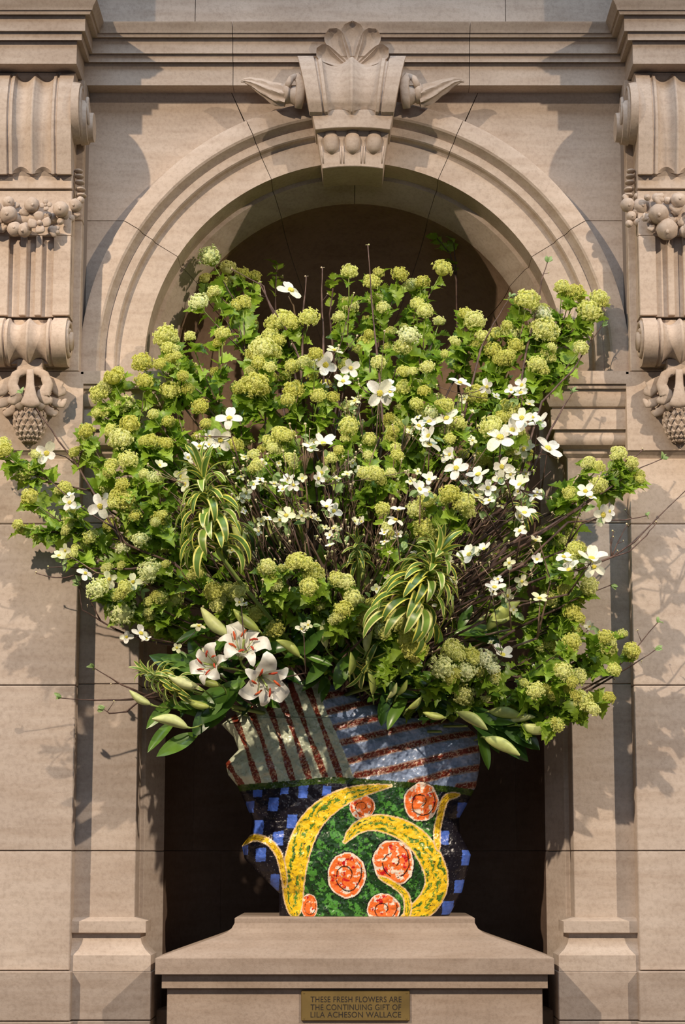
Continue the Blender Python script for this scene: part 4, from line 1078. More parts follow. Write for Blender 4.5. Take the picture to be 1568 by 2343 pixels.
# ------------------------------------------------------------------ viburnum branches: (label, heads "x y size flag")
VIB = [
("viburnum branch highest on the left with a creamy head against the arch", "478 586 46 w,520 615 38 d,555 628 30 d,583 632 26 d,470 638 26 d,513 655 40 d"),
("viburnum branch with a creamy head just inside the left edge of the arch", "455 692 42 w,490 668 28 d,540 700 30 d,558 692 32 d,575 745 30 d"),
("viburnum branch whose two round heads rise into the dark niche left of centre", "645 735 52,625 742 34,668 738 34,707 727 42,620 770 38,640 778 28"),
("viburnum branch with a stacked column of heads beside the left opening of the niche", "600 800 56,578 812 32,625 805 36,592 830 28,575 850 28,618 842 28"),
("viburnum branch with one broad yellow-green head below the dark left gap", "583 880 54,565 878 34,545 890 24,600 893 32,668 838 30,698 832 36,712 855 30"),
("viburnum branch with mottled heads left of the white dogwood cluster", "672 893 42,660 915 30,722 810 30,728 905 32,762 910 28,745 880 24 d,652 860 24 d"),
("viburnum branch with the leftmost heads of the top centre group", "800 622 34,775 725 26,802 700 36 d,790 690 22 d,842 735 26 d"),
("viburnum branch standing tallest at top centre with four heads", "852 648 36,866 625 24 d,915 628 34,861 685 28,877 705 28,845 640 24"),
("viburnum branch of shaded heads behind the bare stems at top centre", "838 785 36 d,820 800 26 d,845 765 22 d,788 835 30 d,820 855 30 d,895 760 26 d,925 750 20 d"),
("viburnum branch with a pale upright head topping a green one near centre", "937 769 46 w,922 793 36,867 830 32,885 795 20 d,940 815 24 d"),
("viburnum branch with a flat-topped head high in the niche right of centre", "1012 617 42,942 655 34,968 645 28,955 652 24"),
("viburnum branch with small heads below the flat-topped one", "955 695 30,972 712 34,1005 735 24 d,1018 810 18,1040 782 26"),
("viburnum branch with a drooping double head before the right edge of the dark niche", "1065 718 28,1088 732 42,1080 745 34,1103 770 32,1090 790 24"),
("viburnum branch of mixed heads right of the central bare stems", "978 840 30,925 852 30,945 850 22,955 880 28,970 895 28,924 888 36"),
("viburnum branch with a cream tipped head left of the upper right dogwood", "990 943 30 w,952 925 30,965 945 26,900 970 36,930 985 30,890 955 22"),
("viburnum branch with a flat head standing on the skyline at the upper right", "1208 688 50,1190 688 24,1240 720 40 w,1245 704 20 d"),
("viburnum branch with a broad pale head among the upper right leaves", "1245 756 58,1225 750 30,1262 765 30 w,1270 775 24 d,1293 775 20 d"),
("viburnum branch with paired heads just left of the broad pale head", "1135 765 32,1170 762 42,1180 790 32,1160 745 24"),
("viburnum branch with overlapping heads above the right impost", "1130 803 38,1155 820 34,1142 825 26,1165 812 28,1148 872 22 d"),
("viburnum branch with an elongated head before the right impost", "1230 835 40,1242 848 28,1252 808 32,1262 795 22,1258 822 26"),
("viburnum branch reaching over the arch stones at the far upper right", "1285 657 32,1318 672 42,1308 665 26,1350 712 48,1338 700 30,1373 684 40,1378 690 24,1305 745 26 d"),
("viburnum branch ending in one head against the lower right arch stones", "1330 797 32,1305 780 22 d,1318 770 20 d"),
("viburnum branch with a large flat head left of the right impost", "1090 903 46,1078 908 28,1165 935 42,1150 955 30,1175 948 30,1210 912 18 d"),
("viburnum branch with a round ball head beside the white dogwood spray", "1125 977 48,1187 985 28,1170 1032 24,1177 1045 22,1192 1000 20"),
("viburnum branch with dusty heads in front of the bare stems right of centre", "1020 928 34,1008 925 24,1050 968 32,1040 980 26,1022 985 30,1030 1005 26"),
("viburnum branch with a deep olive head among the dogwood on the right", "1109 1050 44 d,1095 1065 26 d,1130 1060 26 d,1060 1040 22 d,1149 1121 30 d"),
("viburnum branch with two heads above the left impost cap", "325 830 42,365 833 26,390 822 26,405 815 22,402 838 28"),
("viburnum branch with the broad head overlapping the left arch moulding", "378 768 48,395 775 28,385 797 30,400 800 24,440 845 30 d,432 875 28 d"),
("viburnum branch with upright new leaves left of the dark gap in the niche", "510 765 34,500 785 24 d,418 860 24,430 890 26,435 770 24,492 850 20 d"),
("viburnum branch with a bright ball before the left impost", "390 895 44,385 965 28,350 948 24,400 985 22 d"),
("viburnum branch with a round head just right of the left impost", "458 930 34,470 970 24,450 1000 20 d"),
("viburnum branch climbing above the left impost with a pale crest", "260 865 42,240 885 30,228 900 40,222 912 24,330 873 36,285 928 44,270 850 24"),
("viburnum branch with small heads in front of the left impost mouldings", "222 945 24,243 945 24,298 972 42,255 985 30,310 985 26,350 952 22"),
("viburnum branch with a round head touching the left pier edge", "198 987 36,172 1035 26,195 1000 26"),
("viburnum branch with a cream flecked head below the left impost", "278 1005 48,265 1012 28,345 1012 36,330 1010 24,380 1015 30,368 1012 20"),
("viburnum branch with a wide round head left of the striped plant", "293 1053 42,255 1065 30,250 1080 26,352 1092 30 w,362 1100 24,330 1085 22"),
("viburnum branch of olive heads against the left pilaster", "280 1110 30,270 1135 38,285 1145 42,262 1150 28,240 1120 30 d,302 1168 32,308 1180 28"),
("viburnum branch with one light head above the striped plant on the left", "365 1187 36,372 1178 22,355 1195 20"),
("viburnum branch crossing the left edge of the frame", "6 1018 34,12 1032 32,-20 1030 34,57 1082 38,82 1040 24"),
("viburnum branch with a full round head over the left pier", "70 1140 40,62 1130 24,148 1118 34,135 1125 22,40 1200 22,50 1209 18,82 1218 26"),
("viburnum branch drooping beside the left pier edge", "162 1190 34,158 1205 28,165 1165 24,150 1215 22"),
("viburnum branch below the bare left twigs with an upright head", "208 1230 34,200 1245 28,165 1268 26,172 1255 20,218 1225 20"),
("viburnum branch with two creamy heads low over the left pilaster", "320 1235 34 w,335 1228 22 w,283 1255 30 w,245 1300 24,278 1295 20"),
("viburnum branch with the roundest pale ball at the lower left", "344 1306 50 w,450 1308 30,438 1318 20,380 1290 18"),
("viburnum branch with a cream and green head on the lower left outline", "222 1348 44 w,235 1340 28,285 1345 32,275 1358 26,265 1365 20"),
("viburnum branch ending in a large white flecked ball at the lower left", "278 1400 54 w,262 1385 24,340 1378 24,367 1368 32,358 1362 22,345 1410 26"),
("viburnum branch with a yellow round head left of the twin heads", "402 1372 34,340 1400 22,355 1440 24 d,420 1395 20 d"),
("viburnum branch with twin light heads under the left striped plant", "487 1352 38,520 1350 34,545 1352 38,505 1372 28,497 1385 30,535 1365 26"),
("viburnum branch with a round yellow head above the white lilies", "585 1405 38,631 1438 34,618 1445 22,660 1404 24,560 1447 28 d"),
("viburnum branch with a head over another in the lower middle left", "612 1296 36,627 1325 30,632 1340 28,600 1300 20,645 1302 20,610 1345 20 d"),
("viburnum branch with a big double head in the lower centre", "680 1285 44,668 1290 26,700 1290 34,715 1312 44,730 1320 28,708 1342 38,722 1335 28"),
("viburnum branch with a bright pale head at the foot of the double head", "727 1362 38 w,740 1375 28,715 1350 24,733 1385 22"),
("viburnum branch with a flat head over the lily buds at the centre", "770 1325 34,790 1332 36,808 1368 36,822 1372 22,785 1395 38,775 1410 26,763 1418 22"),
("viburnum branch with clustered heads left of the right striped plant", "838 1408 36,860 1400 42,825 1418 28,830 1440 32,850 1380 24,822 1455 26 d"),
("viburnum branch with a cream head below the clustered heads", "870 1440 44 w,906 1425 36,918 1432 24,882 1450 26,895 1420 22"),
("viburnum branch hanging under the right striped plant", "933 1465 38,945 1490 40,967 1487 26,928 1480 24,950 1505 24,940 1460 20"),
("viburnum branch with a yellow-green head above the right side of the vase rim", "1035 1488 44,1050 1500 28,1078 1500 34,1085 1510 22"),
("viburnum branch with the thickest pale heads over the right of the vase", "1110 1508 42 w,1125 1520 30 w,1120 1545 42,1132 1555 26,1098 1535 30,1130 1530 26 w"),
("viburnum branch with two round pale heads side by side over the vase rim", "1012 1526 48 w,1065 1533 44 w,1030 1555 24,1045 1540 22"),
("viburnum branch drooping lowest over the right vase rim", "1060 1588 40,1070 1602 26,1098 1578 30 w,1050 1600 20,1112 1595 20"),
("viburnum branch with a round head left of the lone low dogwood bloom", "1226 1581 36,1200 1563 20,1265 1589 30,1250 1575 20,1185 1600 18 d"),
("viburnum branch fanning out at the lower right", "1309 1469 36,1318 1462 22,1290 1537 36,1280 1530 22,1325 1548 34,1310 1560 24"),
("viburnum branch with a shaded head on the right lower outline", "1340 1521 38 d,1258 1475 34 d,1235 1480 26 d,1275 1490 24 d"),
("viburnum branch with the broadest low head at the right", "1332 1603 46,1345 1618 30,1358 1624 28,1318 1592 26,1394 1597 26,1300 1572 30"),
("viburnum branch hanging lowest beside the right jamb", "1276 1659 28,1268 1650 16"),
("viburnum branch reaching right across the lower right pier edge", "1386 1457 32,1394 1483 34,1400 1470 22,1445 1490 36,1406 1533 28,1425 1450 22 d"),
("viburnum branch with a rounded head beside the lowest dogwood on the right edge", "1349 1339 36,1340 1350 24,1291 1350 28,1261 1373 32,1325 1371 28,1250 1360 20"),
("viburnum branch with trailing heads on the right side above the lower twigs", "1309 1403 36,1295 1395 24,1325 1415 26,1277 1415 28,1318 1440 20,1265 1430 22 d"),
("viburnum branch behind the large white dogwood on the right", "1317 1258 36,1325 1268 22,1307 1282 28,1267 1222 28 d,1290 1237 24 d,1240 1215 22 d"),
("viburnum branch with three heads left of the right pier edge", "1306 1131 34,1372 1108 34,1362 1118 24,1369 1069 30,1348 1058 28,1340 1065 20"),
("viburnum branch pointing to the upper right across the right pier", "1416 1037 34,1408 1045 20,1447 1059 28,1440 1068 22,1463 1089 28,1465 1098 18"),
("viburnum branch with a dome head in the middle of the bare stems", "844 1005 30,852 1015 20,842 1043 22,790 1005 22,798 975 42"),
("viburnum branch with an oval head right of the central stems", "909 1043 28,912 1055 20,905 1025 24,895 1000 26,900 985 24"),
("viburnum branch with paired heads at the heart of the bouquet", "835 1083 30,848 1092 24,864 1085 32,872 1100 26,895 1082 22,855 1075 20"),
("viburnum branch with an olive ball left of the heart of the bouquet", "814 1139 34 d,758 1049 28,775 1030 22"),
("viburnum branch with a small round head below the heart of the bouquet", "875 1164 30,886 1208 26,892 1220 18,923 1248 30 d,910 1265 22 d,905 1300 30 d"),
("viburnum branch with large heads above the right striped plant", "978 1146 40,950 1165 34,960 1175 26,972 1212 46,985 1228 26"),
("viburnum branch with a cascade of heads right of the centre", "1030 1130 42,1020 1142 26,1062 1150 42,1070 1172 34,1048 1155 24"),
("viburnum branch with a yellow head before the upper left stems", "541 1020 32,530 1010 20,497 1033 20 d,510 1064 26 d,515 1080 20 d"),
("viburnum branch with a stepped pair of heads left of the blue-white dogwood", "620 1014 38,635 1030 26,641 993 38,655 998 28,665 995 22,624 1026 24"),
("viburnum branch with three small heads among stems left of centre", "581 1041 26,589 1066 32,578 1072 22,574 1118 26 d,665 1050 30,672 1062 20"),
]
# deep leafy filler behind, told apart by nothing
FILL = []
_rf = random.Random(5)
for i in range(46):
    while True:
        a = _rf.uniform(-1.3, 1.3); r = _rf.uniform(200, 580)
        px = 805+math.sin(a)*r*1.0; py = 1420-math.cos(a)*r*1.05
        if ((px-880)/340)**2+((py-1190)/150)**2 > 1 and py < 1560: break
    FILL.append((px, py))

class Rec: pass
def limits(p):
    return p
def vib_branch(label, heads, leafn=7, group=None, deepen=0.0):
    cxp = sum(h[0] for h in heads)/len(heads); cyp = sum(h[1] for h in heads)/len(heads)
    inner = ((cxp-850)/330)**2+((cyp-1150)/190)**2 < 1
    if inner: leafn = 4
    base = anchor()
    yb = clampY(cxp, cyp, depthY(cxp, cyp)+R(-.05,.10)+deepen)
    if cyp > 1440 and cxp > 900: yb -= .15
    rt = root('viburnum_branch', base, label, 'branch', group)
    q = MB()
    C0 = W(cxp, cyp, yb)
    dirn = (C0-base).normalized()
    junction = C0 - dirn*min(.22, (C0-base).length*.25)+Vector((0,.06,0))
    junction.y = min(junction.y, clampY(cxp, cyp, junction.y))
    main = stem_to(q, base, junction, .0085, .0045, .16, 0, 9, .014)
    for (px, py, s, fl) in heads:
        Y = yb + R(-.05,.05) + (0.20 if fl == 'd' else -0.02)
        Y = clampY(px, py, Y)
        p = W(px, py, Y); size = s*0.00208*(1+ (Y+DC)/DC-1)
        outd = ((p-junction).normalized()*.7+Vector((0,-.35,.55))+rvec(.3)).normalized()
        foot = p-outd*size*.30
        c = junction.lerp(foot, .6)+Vector((0,0,-.01))+rvec(.012)
        pts = bez(junction, c, foot, 5)
        q.tube(pts[:4], [.0038,.0034,.003,.0026], 5, 0)
        q.tube(pts[3:], [.0030,.0026,.0024], 5, 1)
        me_ = random.choice(HPALE if fl == 'w' else HEADS)
        rz = Matrix.Rotation(R(0, 6.28), 4, 'Z')
        z = outd; x = z.orthogonal().normalized(); y = z.cross(x); sc = size*1.25
        M = Matrix(((x.x*sc,y.x*sc,z.x*sc,p.x),(x.y*sc,y.y*sc,z.y*sc,p.y),(x.z*sc,y.z*sc,z.z*sc,p.z),(0,0,0,1))) @ rz
        put('flower_head', me_, rt, M)
        for k in range(leafn):
            t = R(.1, 1.0); i = min(4, int(t*5)); lp = pts[i].lerp(pts[i+1], t*5-i)
            d = (lp-junction).normalized()*.5+rvec(1.0)+Vector((0,-.35,-.1))
            ls = R(.052, .100)
            add_leaf(rt, lp+Vector((0, .015, 0)), ls, d)
    for k in range(2 if inner else 8):
        i = random.randint(len(main)*5//10, len(main)-1); add_leaf(rt, main[i], R(.06,.11), dirn*.4+rvec(1.0)+Vector((0,-.3,0)))
    q.build('stem', [PBARK if R(0,1) < .35 else BARK, PED], rt, smooth=True)
    return rt
for lab, hs_ in VIB:
    hh = []
    for h in hs_.split(','):
        t = h.split(); hh.append((float(t[0]), float(t[1]), float(t[2]), t[3] if len(t) > 3 else ''))
    vib_branch(lab, hh)
for (px, py) in FILL:
    hh = [(px+R(-40,40), py+R(-40,40), R(20,32), 'd') for _ in range(2)]
    vib_branch('leafy green viburnum branch half hidden among the bare stems inside the bouquet', hh, 9, 'viburnum branches deep in the bouquet', 0.16)

# ------------------------------------------------------------------ dogwood
def flower(par, px, py, s, Y, cream=False, out=None):
    p = W(px, py, Y); size = s*0.00205/2*1.22
    n = (out or (Vector((R(-.8,.8), -1, R(-.3,1.5))))).normalized()
    x = n.orthogonal().normalized(); x.rotate(Matrix.Rotation(R(0,6.28), 3, n)); y = n.cross(x)
    M = Matrix(((x.x,y.x,n.x,p.x),(x.y,y.y,n.y,p.y),(x.z,y.z,n.z,p.z),(0,0,0,1)))
    fo = put('flower', CEN, par, M @ Matrix.Diagonal((size*.26, size*.26, size*.26, 1)))
    open_ = R(-.15, .5)
    for k in range(4):
        a = k*PI/2+R(-.12,.12); me_ = random.choice(BRC if cream else BR)
        sc = size*R(.88,1.12)
        Mk = M @ Matrix.Rotation(a, 4, 'Z') @ Matrix.Rotation(open_+R(-.1,.2), 4, 'X') @ Matrix.Diagonal((sc, sc, sc, 1))
        put('bract', me_, fo, Mk)
    return p, n
def tuft(par, p, d, s=.035, n=4):
    for k in range(n):
        v = (d.normalized()*.9+rvec(.8)); put('leaf', random.choice(YL), par, frame(p, v, (Vector((0,-1,.5))+rvec(.6)).normalized(), s*R(.8,1.25)))
DOG = [  # label, flowers "x y size flag(c=cream)", twigs: list of polylines in picture x,y (last = tip), buds
("dogwood branch with a lone drooping bloom high in the dark niche", "665 665 54", [[(680,760),(672,700),(660,678)]], ""),
("dogwood branch with white blooms left of the central bare stems", "745 835 52,735 822 30,802 842 36,785 873 34", [[(760,960),(752,880),(742,845)]], "775 793 c,802 855,820 870"),
("dogwood branch with curled cream blooms below the small round buds", "765 802 34 c,722 838 30 c,738 888 30", [[(775,900),(768,830)]], "810 672,817 770"),
("dogwood branch with tall white bracts at the top of the middle stems", "868 900 54,885 882 34,893 898 26", [[(870,1000),(868,915)]], "820 910,822 880,880 760"),
("dogwood branch with a four petalled star above the right wall opening", "1052 877 42,1115 885 30,1135 908 22", [[(1060,1000),(1056,900)]], "1000 883"),
("dogwood branch with folded blooms in front of the right impost edge", "1195 882 32,1192 900 34,1170 893 24,1212 925 22 c", [[(1190,1000),(1195,910)]], ""),
("dogwood branch with a star facing left at the right of the centre", "1023 958 46,958 975 36,983 966 42", [[(1010,1050),(1020,970)]], "1000 905 c"),
("dogwood branch with a bright white bloom hanging right of the centre", "982 998 40,982 1018 46,1022 1040 32", [[(980,1100),(982,1030)]], "945 1000,1010 1045"),
("dogwood branch with a blue-white star left of the centre", "740 1017 50,712 1025 30", [[(745,1150),(742,1080),(740,1030)]], ""),
("dogwood branch with long white bracts left of the centre", "525 958 46,505 1007 44,480 1000 30", [[(560,1100),(530,1000)]], "450 1000,457 997,470 1005"),
("dogwood branch with a shaded spray behind the left striped plant", "457 1022 34,430 1048 26,440 1040 22,478 1018 24", [[(520,1130),(460,1040)]], "430 1010,447 1052"),
("dogwood branch with cream blooms at the upper left of the striped plant", "415 1090 32 c,425 1108 34 c,365 1065 26 c", [[(500,1180),(420,1105)]], "338 1063,360 1085"),
("dogwood branch with the largest white blooms at the right", "1145 1002 58,1172 985 48,1195 957 44", [[(1140,1100),(1146,1010)]], ""),
("dogwood branch with a bloom leaning over the largest right blooms", "1188 965 34,1236 968 42,1220 955 24", [[(1220,1060),(1230,975)]], ""),
("dogwood branch with a perfect open star before the right jamb", "1253 1027 54,1200 1028 40,1212 1022 24", [[(1240,1120),(1252,1040)]], "1277 1052"),
("dogwood branch with flat blooms in tiers at the right", "1030 1040 30,1045 1072 46,1095 1087 46", [[(1120,1170),(1060,1085)]], "1003 1098"),
("dogwood branch with a small crowded spray on the right", "1150 1068 42,1165 1078 30,1145 1097 34,1168 1086 24", [[(1180,1180),(1155,1080)]], "1222 1078"),
("dogwood branch with cream blooms right of the cascading viburnum", "1065 1112 28,1090 1135 38 c,1117 1117 34,1102 1150 24 c,1120 1145 24", [[(1150,1240),(1100,1150)]], ""),
("dogwood branch with an upright bloom at the right edge of the stems", "1190 1110 40,1225 1135 28,1230 1127 20,1185 1125 24", [[(1200,1220),(1190,1120)]], "1240 1130,1262 1140"),
("dogwood branch with blooms lit against the dark stems on the right", "1200 1175 42,1188 1182 34,1190 1215 28", [[(1180,1290),(1198,1190)]], "1105 1190"),
("dogwood branch with pale backs turned, right of the right striped plant", "1075 1270 46,1108 1257 30,1090 1262 20 c", [[(1110,1360),(1080,1280)]], "1165 1240,1120 1290"),
("dogwood branch with cup shaped cream blooms low on the right", "1162 1363 26 c,1195 1330 26 c,1166 1288 24 c,1175 1395 18 c", [[(1170,1440),(1165,1375)]], "1100 1290,1215 1375"),
("dogwood branch with a frayed yellow centred bloom low on the right", "1132 1345 38,1140 1325 20", [[(1110,1420),(1130,1350)]], ""),
("dogwood branch with a two lobed cream bloom before the right foliage", "1235 1370 34 c,1225 1238 28 c,1229 1280 26", [[(1230,1460),(1236,1380)],[(1260,1330),(1240,1260),(1230,1225)]], "1216 1308"),
("dogwood branch with a grey shaded bloom above the vase", "1150 1500 46,1128 1355 18,1124 1470 14 c", [[(1110,1590),(1150,1505)]], "1124 1470 c"),
("dogwood branch with a lone white bloom over the lower right leaves", "1235 1543 42,1350 1435 24", [[(1200,1640),(1230,1550)]], "1173 1632 c"),
("dogwood branch with the showy white bloom over the right pilaster", "1354 1280 56,1290 1275 34,1303 1305 42,1360 1298 40", [[(1300,1360),(1350,1290)]], ""),
("dogwood branch with a drooping bloom before the right pier edge", "1382 1178 46,1395 1170 26,1340 1125 38,1352 1138 20", [[(1290,1260),(1330,1200),(1370,1185)],[(1300,1240),(1340,1140)]], "1372 1092"),
("dogwood branch with one bloom over the left pier below the pine cone", "107 1037 46", [[(300,1200),(222,1150),(178,1065),(150,1045),(115,1035)]], ""),
("dogwood branch with a small spray over the left pier", "160 1150 34,168 1162 30,163 1135 20", [[(330,1275),(265,1210),(215,1180),(170,1150),(115,1100)]], ""),
("dogwood branch with an open star over the left pilaster", "230 1158 48,240 1145 26", [[(300,1290),(272,1220),(252,1165)]], ""),
("dogwood branch with narrow cream blooms at the far left", "150 1260 26 c,135 1272 28 c,142 1275 18 c,195 1312 30", [[(320,1330),(220,1310),(165,1275)]], ""),
("dogwood branch with cup blooms over the lower left foliage", "250 1325 32 c,305 1332 32 c,302 1340 20,330 1335 16", [[(420,1420),(320,1370),(300,1340)]], ""),
("dogwood branch with an open bloom under the large white flecked ball", "322 1450 38,290 1458 26,335 1462 22", [[(450,1480),(350,1462),(322,1452)]], ""),
("dogwood branch with tiny green blooms left of the white lilies", "467 1493 20 c,480 1513 24 c,455 1433 28 c,405 1482 20 c", [[(560,1600),(500,1540),(440,1505),(405,1482)]], ""),
("dogwood branch with a rounded white bloom at the heart of the bouquet", "765 1170 34,748 1160 30,755 1225 20,755 1250 18", [[(770,1300),(758,1220),(752,1170)]], "768 1210,760 1265 c,745 1275 c"),
("dogwood branch with pale green leaves at the heart of the bouquet", "735 1082 32 c,728 1095 28,770 1095 18 c,795 1085 20 c", [[(780,1200),(740,1110)]], "815 1037,813 1050,930 1080"),
("dogwood branch with creamy blooms left of the heart", "655 1180 34 c,640 1190 24 c,690 1180 22 c,648 1120 24", [[(700,1300),(665,1190)]], "608 1106 c,610 1230 c,660 1227 c,586 1146 c"),
("dogwood branch with speckled blooms left of the central stems", "660 1100 30,672 1110 26,595 1098 20,692 1095 20 c", [[(700,1220),(668,1110)]], "612 1042 c,648 1035,675 1035"),
("dogwood branch with grey-blue blooms right of the heart", "960 1120 34,970 1122 26,982 1098 30", [[(960,1220),(962,1130)]], "927 1080"),
("dogwood branch with a grey bloom low at the centre", "905 1190 34,912 1168 28,880 1220 20,912 1222 18,880 1240 18", [[(920,1320),(906,1200)]], ""),
("dogwood branch with one small cream bloom above the centre lily buds", "862 1348 22 c,893 1265 12 c", [[(850,1440),(856,1400),(861,1355)]], ""),
("dogwood branch with tiny blooms above the white lilies", "548 1378 20 c,560 1385 18,690 1440 24,705 1430 18 c", [[(600,1560),(560,1480),(552,1385)],[(700,1540),(695,1445)]], ""),
]
for lab, fl, tw, bd in DOG:
    fs_ = [(lambda t: (float(t[0]), float(t[1]), float(t[2]), len(t) > 3))(f.split()) for f in fl.split(',')]
    cxp, cyp = fs_[0][0], fs_[0][1]
    base = anchor(); Y0 = clampY(cxp, cyp, depthY(cxp, cyp)-.06+R(-.05,.02))
    rt = root('dogwood_branch', base, lab, 'branch')
    q = MB()
    first = tw[0][0]
    j = W(first[0], first[1], clampY(first[0], first[1], Y0+.10))
    stem_to(q, base, j, .0085, .005, .10, 0, 8, .012)
    for k, tp in enumerate(tw):
        pts = [W(x, y, clampY(x, y, Y0+.10-(.10*i/(len(tp)-1)))) for i, (x, y) in enumerate(tp)]
        if k: pts = [j]+pts
        q.tube(pts, [.0048-.0026*i/(len(pts)-1) for i in range(len(pts))], 5)
    tipp = pts[-1]
    allp = [W(x, y, clampY(x, y, Y0+.10-(.10*i/(len(tp)-1)))) for tp in tw for i, (x, y) in enumerate(tp)]
    for (px, py, s, cr) in fs_:
        Y = clampY(px, py, Y0+R(-.03,.03)); p, n = flower(rt, px, py, s, Y, cr)
        nb = min(allp, key=lambda v: (v-p).length)
        q.tube(bez(nb, (nb+p)/2+Vector((0,.02,-.015)), p-n*.006, 4), .0019, 4)
        if R(0,1) < .6: tuft(rt, p+Vector((R(-.03,.03), .02, R(-.04,0))), rvec(), R(.03,.05), 2)
    if bd:
        for b_ in bd.split(','):
            t = b_.split(); p = W(float(t[0]), float(t[1]), clampY(float(t[0]), float(t[1]), Y0)); nb = min(allp, key=lambda v: (v-p).length)
            q.tube(bez(nb, (nb+p)/2+rvec(.01), p, 4), .0017, 4)
            put('bud', BUDM, rt, frame(p, Vector((R(-.5,.5), -.6, R(-.2,.5))), Vector((0,0,1)), R(.009,.013)))
    q.build('stem', [BARK if R(0,1) < .7 else PBARK], rt, smooth=True)

# half hidden sprays inside, told apart by nothing
_rg = random.Random(21)
for i in range(24):
    while True:
        px = _rg.uniform(430, 1230); py = _rg.uniform(880, 1400)
        if ((px-850)/400)**2+((py-1130)/260)**2 < 1: break
    base = anchor(); Y0 = depthY(px, py)+R(-.02,.10); rt = root('dogwood_spray', base, 'small dogwood spray with cream blooms and round buds half hidden among the stems', 'branch', 'small dogwood sprays inside the bouquet')
    q = MB(); tip = W(px, py, Y0); pts = stem_to(q, base, tip, .007, .003, .06, 0, 9, .014)
    for k in range(_rg.choice((2,3,3))):
        fx = px+_rg.uniform(-32,32); fy = py+_rg.uniform(-34,26); p, n = flower(rt, fx, fy, _rg.uniform(14,24), Y0+R(-.04,.03), _rg.random() < .8)
        q.tube(bez(pts[-2], (pts[-1]+p)/2+rvec(.01), p-n*.005, 4), .0018, 4)
    for k in range(6):
        p = tip+rvec(.075); q.tube(bez(pts[-2], (pts[-2]+p)/2+rvec(.015), p, 4), .0015, 4); put('bud', BUDM, rt, frame(p, Vector((R(-.5,.5),-.6,R(-.2,.5))), Vector((0,0,1)), R(.009,.014)))
    tuft(rt, pts[-1], rvec(), .04, 3)
    q.build('stem', [BARK if R(0,1) < .5 else PBARK], rt, smooth=True)

# long bare twigs that stand out of the outline: label, polylines
TWIG = [
("bare twig reaching up across the pine cone on the left pier", [[(330,1330),(220,1137),(178,1065),(135,1010),(80,930),(50,900)],[(178,1065),(190,1020),(187,985)]], 1),
("bare twig forking over the left pilaster toward the pier", [[(400,1290),(290,1245),(265,1210),(215,1180),(160,1140),(115,1098)],[(265,1210),(258,1180),(245,1165)]], 1),
("bare twig pointing left with small buds at its end", [[(380,1290),(300,1302),(190,1300),(150,1298),(110,1298)],[(200,1308),(150,1322),(118,1320),(82,1311)]], 0),
("bare curved twig rising left from under the large flecked ball", [[(420,1480),(330,1465),(265,1440),(230,1420),(188,1395),(180,1340)],[(230,1420),(205,1370),(180,1330)]], 1),
("bare twig pointing left with a leaf pair above the left lily buds", [[(400,1620),(310,1580),(270,1562),(215,1528)]], 1),
("bare level twig reaching furthest left beside the lily buds", [[(430,1590),(300,1600),(220,1602),(140,1597)]], 1),
("bare drooping twig under the level left twig", [[(420,1560),(330,1595),(290,1628),(250,1632),(238,1622)]], 1),
("bare twig leaving the frame on the right edge", [[(1250,1320),(1330,1302),(1400,1275),(1452,1240),(1500,1190),(1580,1112)],[(1400,1275),(1440,1262),(1480,1225),(1503,1195)],[(1400,1272),(1420,1230),(1436,1200)],[(1400,1272),(1398,1240),(1404,1215)]], 0),
("bare twig crossing the right impost up to the arch stones", [[(1190,1090),(1240,920),(1310,850),(1340,800),(1378,745)]], 1),
("bare twig with a leaf whorl in front of the right impost", [[(1200,1120),(1262,980),(1290,930),(1310,898)]], 1),
("bare twig standing tallest against the right arch stones", [[(1170,1000),(1205,800),(1232,690),(1240,640),(1253,600)]], 1),
("bare twig slanting across the upper right of the dark niche", [[(1060,960),(1100,800),(1130,740),(1168,680)]], 1),
("bare twig crossing toward the right pier below the capital", [[(1160,1250),(1240,1215),(1340,1150),(1410,1090),(1472,1028)]], 0),
("bare twig tipped with leaves pointing to the far right over the pier", [[(1180,1260),(1300,1180),(1390,1120),(1450,1078),(1515,1050)]], 1),
("bare twig with a leaf rosette over the right pilaster", [[(1180,1440),(1260,1400),(1330,1365),(1400,1338)]], 1),
("bare twig rising right with tip leaves beside the lower right pier", [[(1200,1610),(1330,1580),(1390,1548),(1450,1490),(1505,1425)]], 1),
("bare twig just under the rising lower right twig", [[(1200,1620),(1330,1590),(1400,1550),(1450,1520),(1500,1487)]], 1),
("bare twig bending level at the far right with a small tip leaf", [[(1200,1290),(1300,1195),(1380,1190),(1430,1190),(1480,1180)]], 1),
("bare twig sweeping low over the right vase rim", [[(1080,1600),(1115,1625),(1160,1608),(1200,1590),(1250,1565)],[(1160,1608),(1200,1612),(1240,1605)]], 0),
("straight bare twig tallest at the middle of the niche", [[(880,1000),(862,800),(850,680),(842,560)]], 0),
("bare budded twig left of the middle in the dark niche", [[(740,900),(740,760),(737,690),(738,612)]], 0),
("bare twig in the dark niche just right of the drooping bloom", [[(690,900),(692,760),(696,690),(701,632)]], 0),
("bare twig leaning left below the drooping bloom", [[(720,900),(660,760),(620,700),(595,650),(530,616)]], 0),
("forked bare twig left of the drooping bloom", [[(660,780),(625,715),(610,680),(604,655),(594,646)]], 0),
("dark leafy twig standing in the right of the dark niche", [[(1050,900),(1045,640),(1030,580),(1000,545)],[(1045,640),(1038,540),(1036,520)]], 2),
("dark leafy twig standing in the left of the dark niche", [[(640,900),(630,700),(632,640),(634,605)]], 2),
("dark leafy twig standing behind the top centre branch", [[(770,900),(755,720),(762,660),(765,640)]], 2),
]
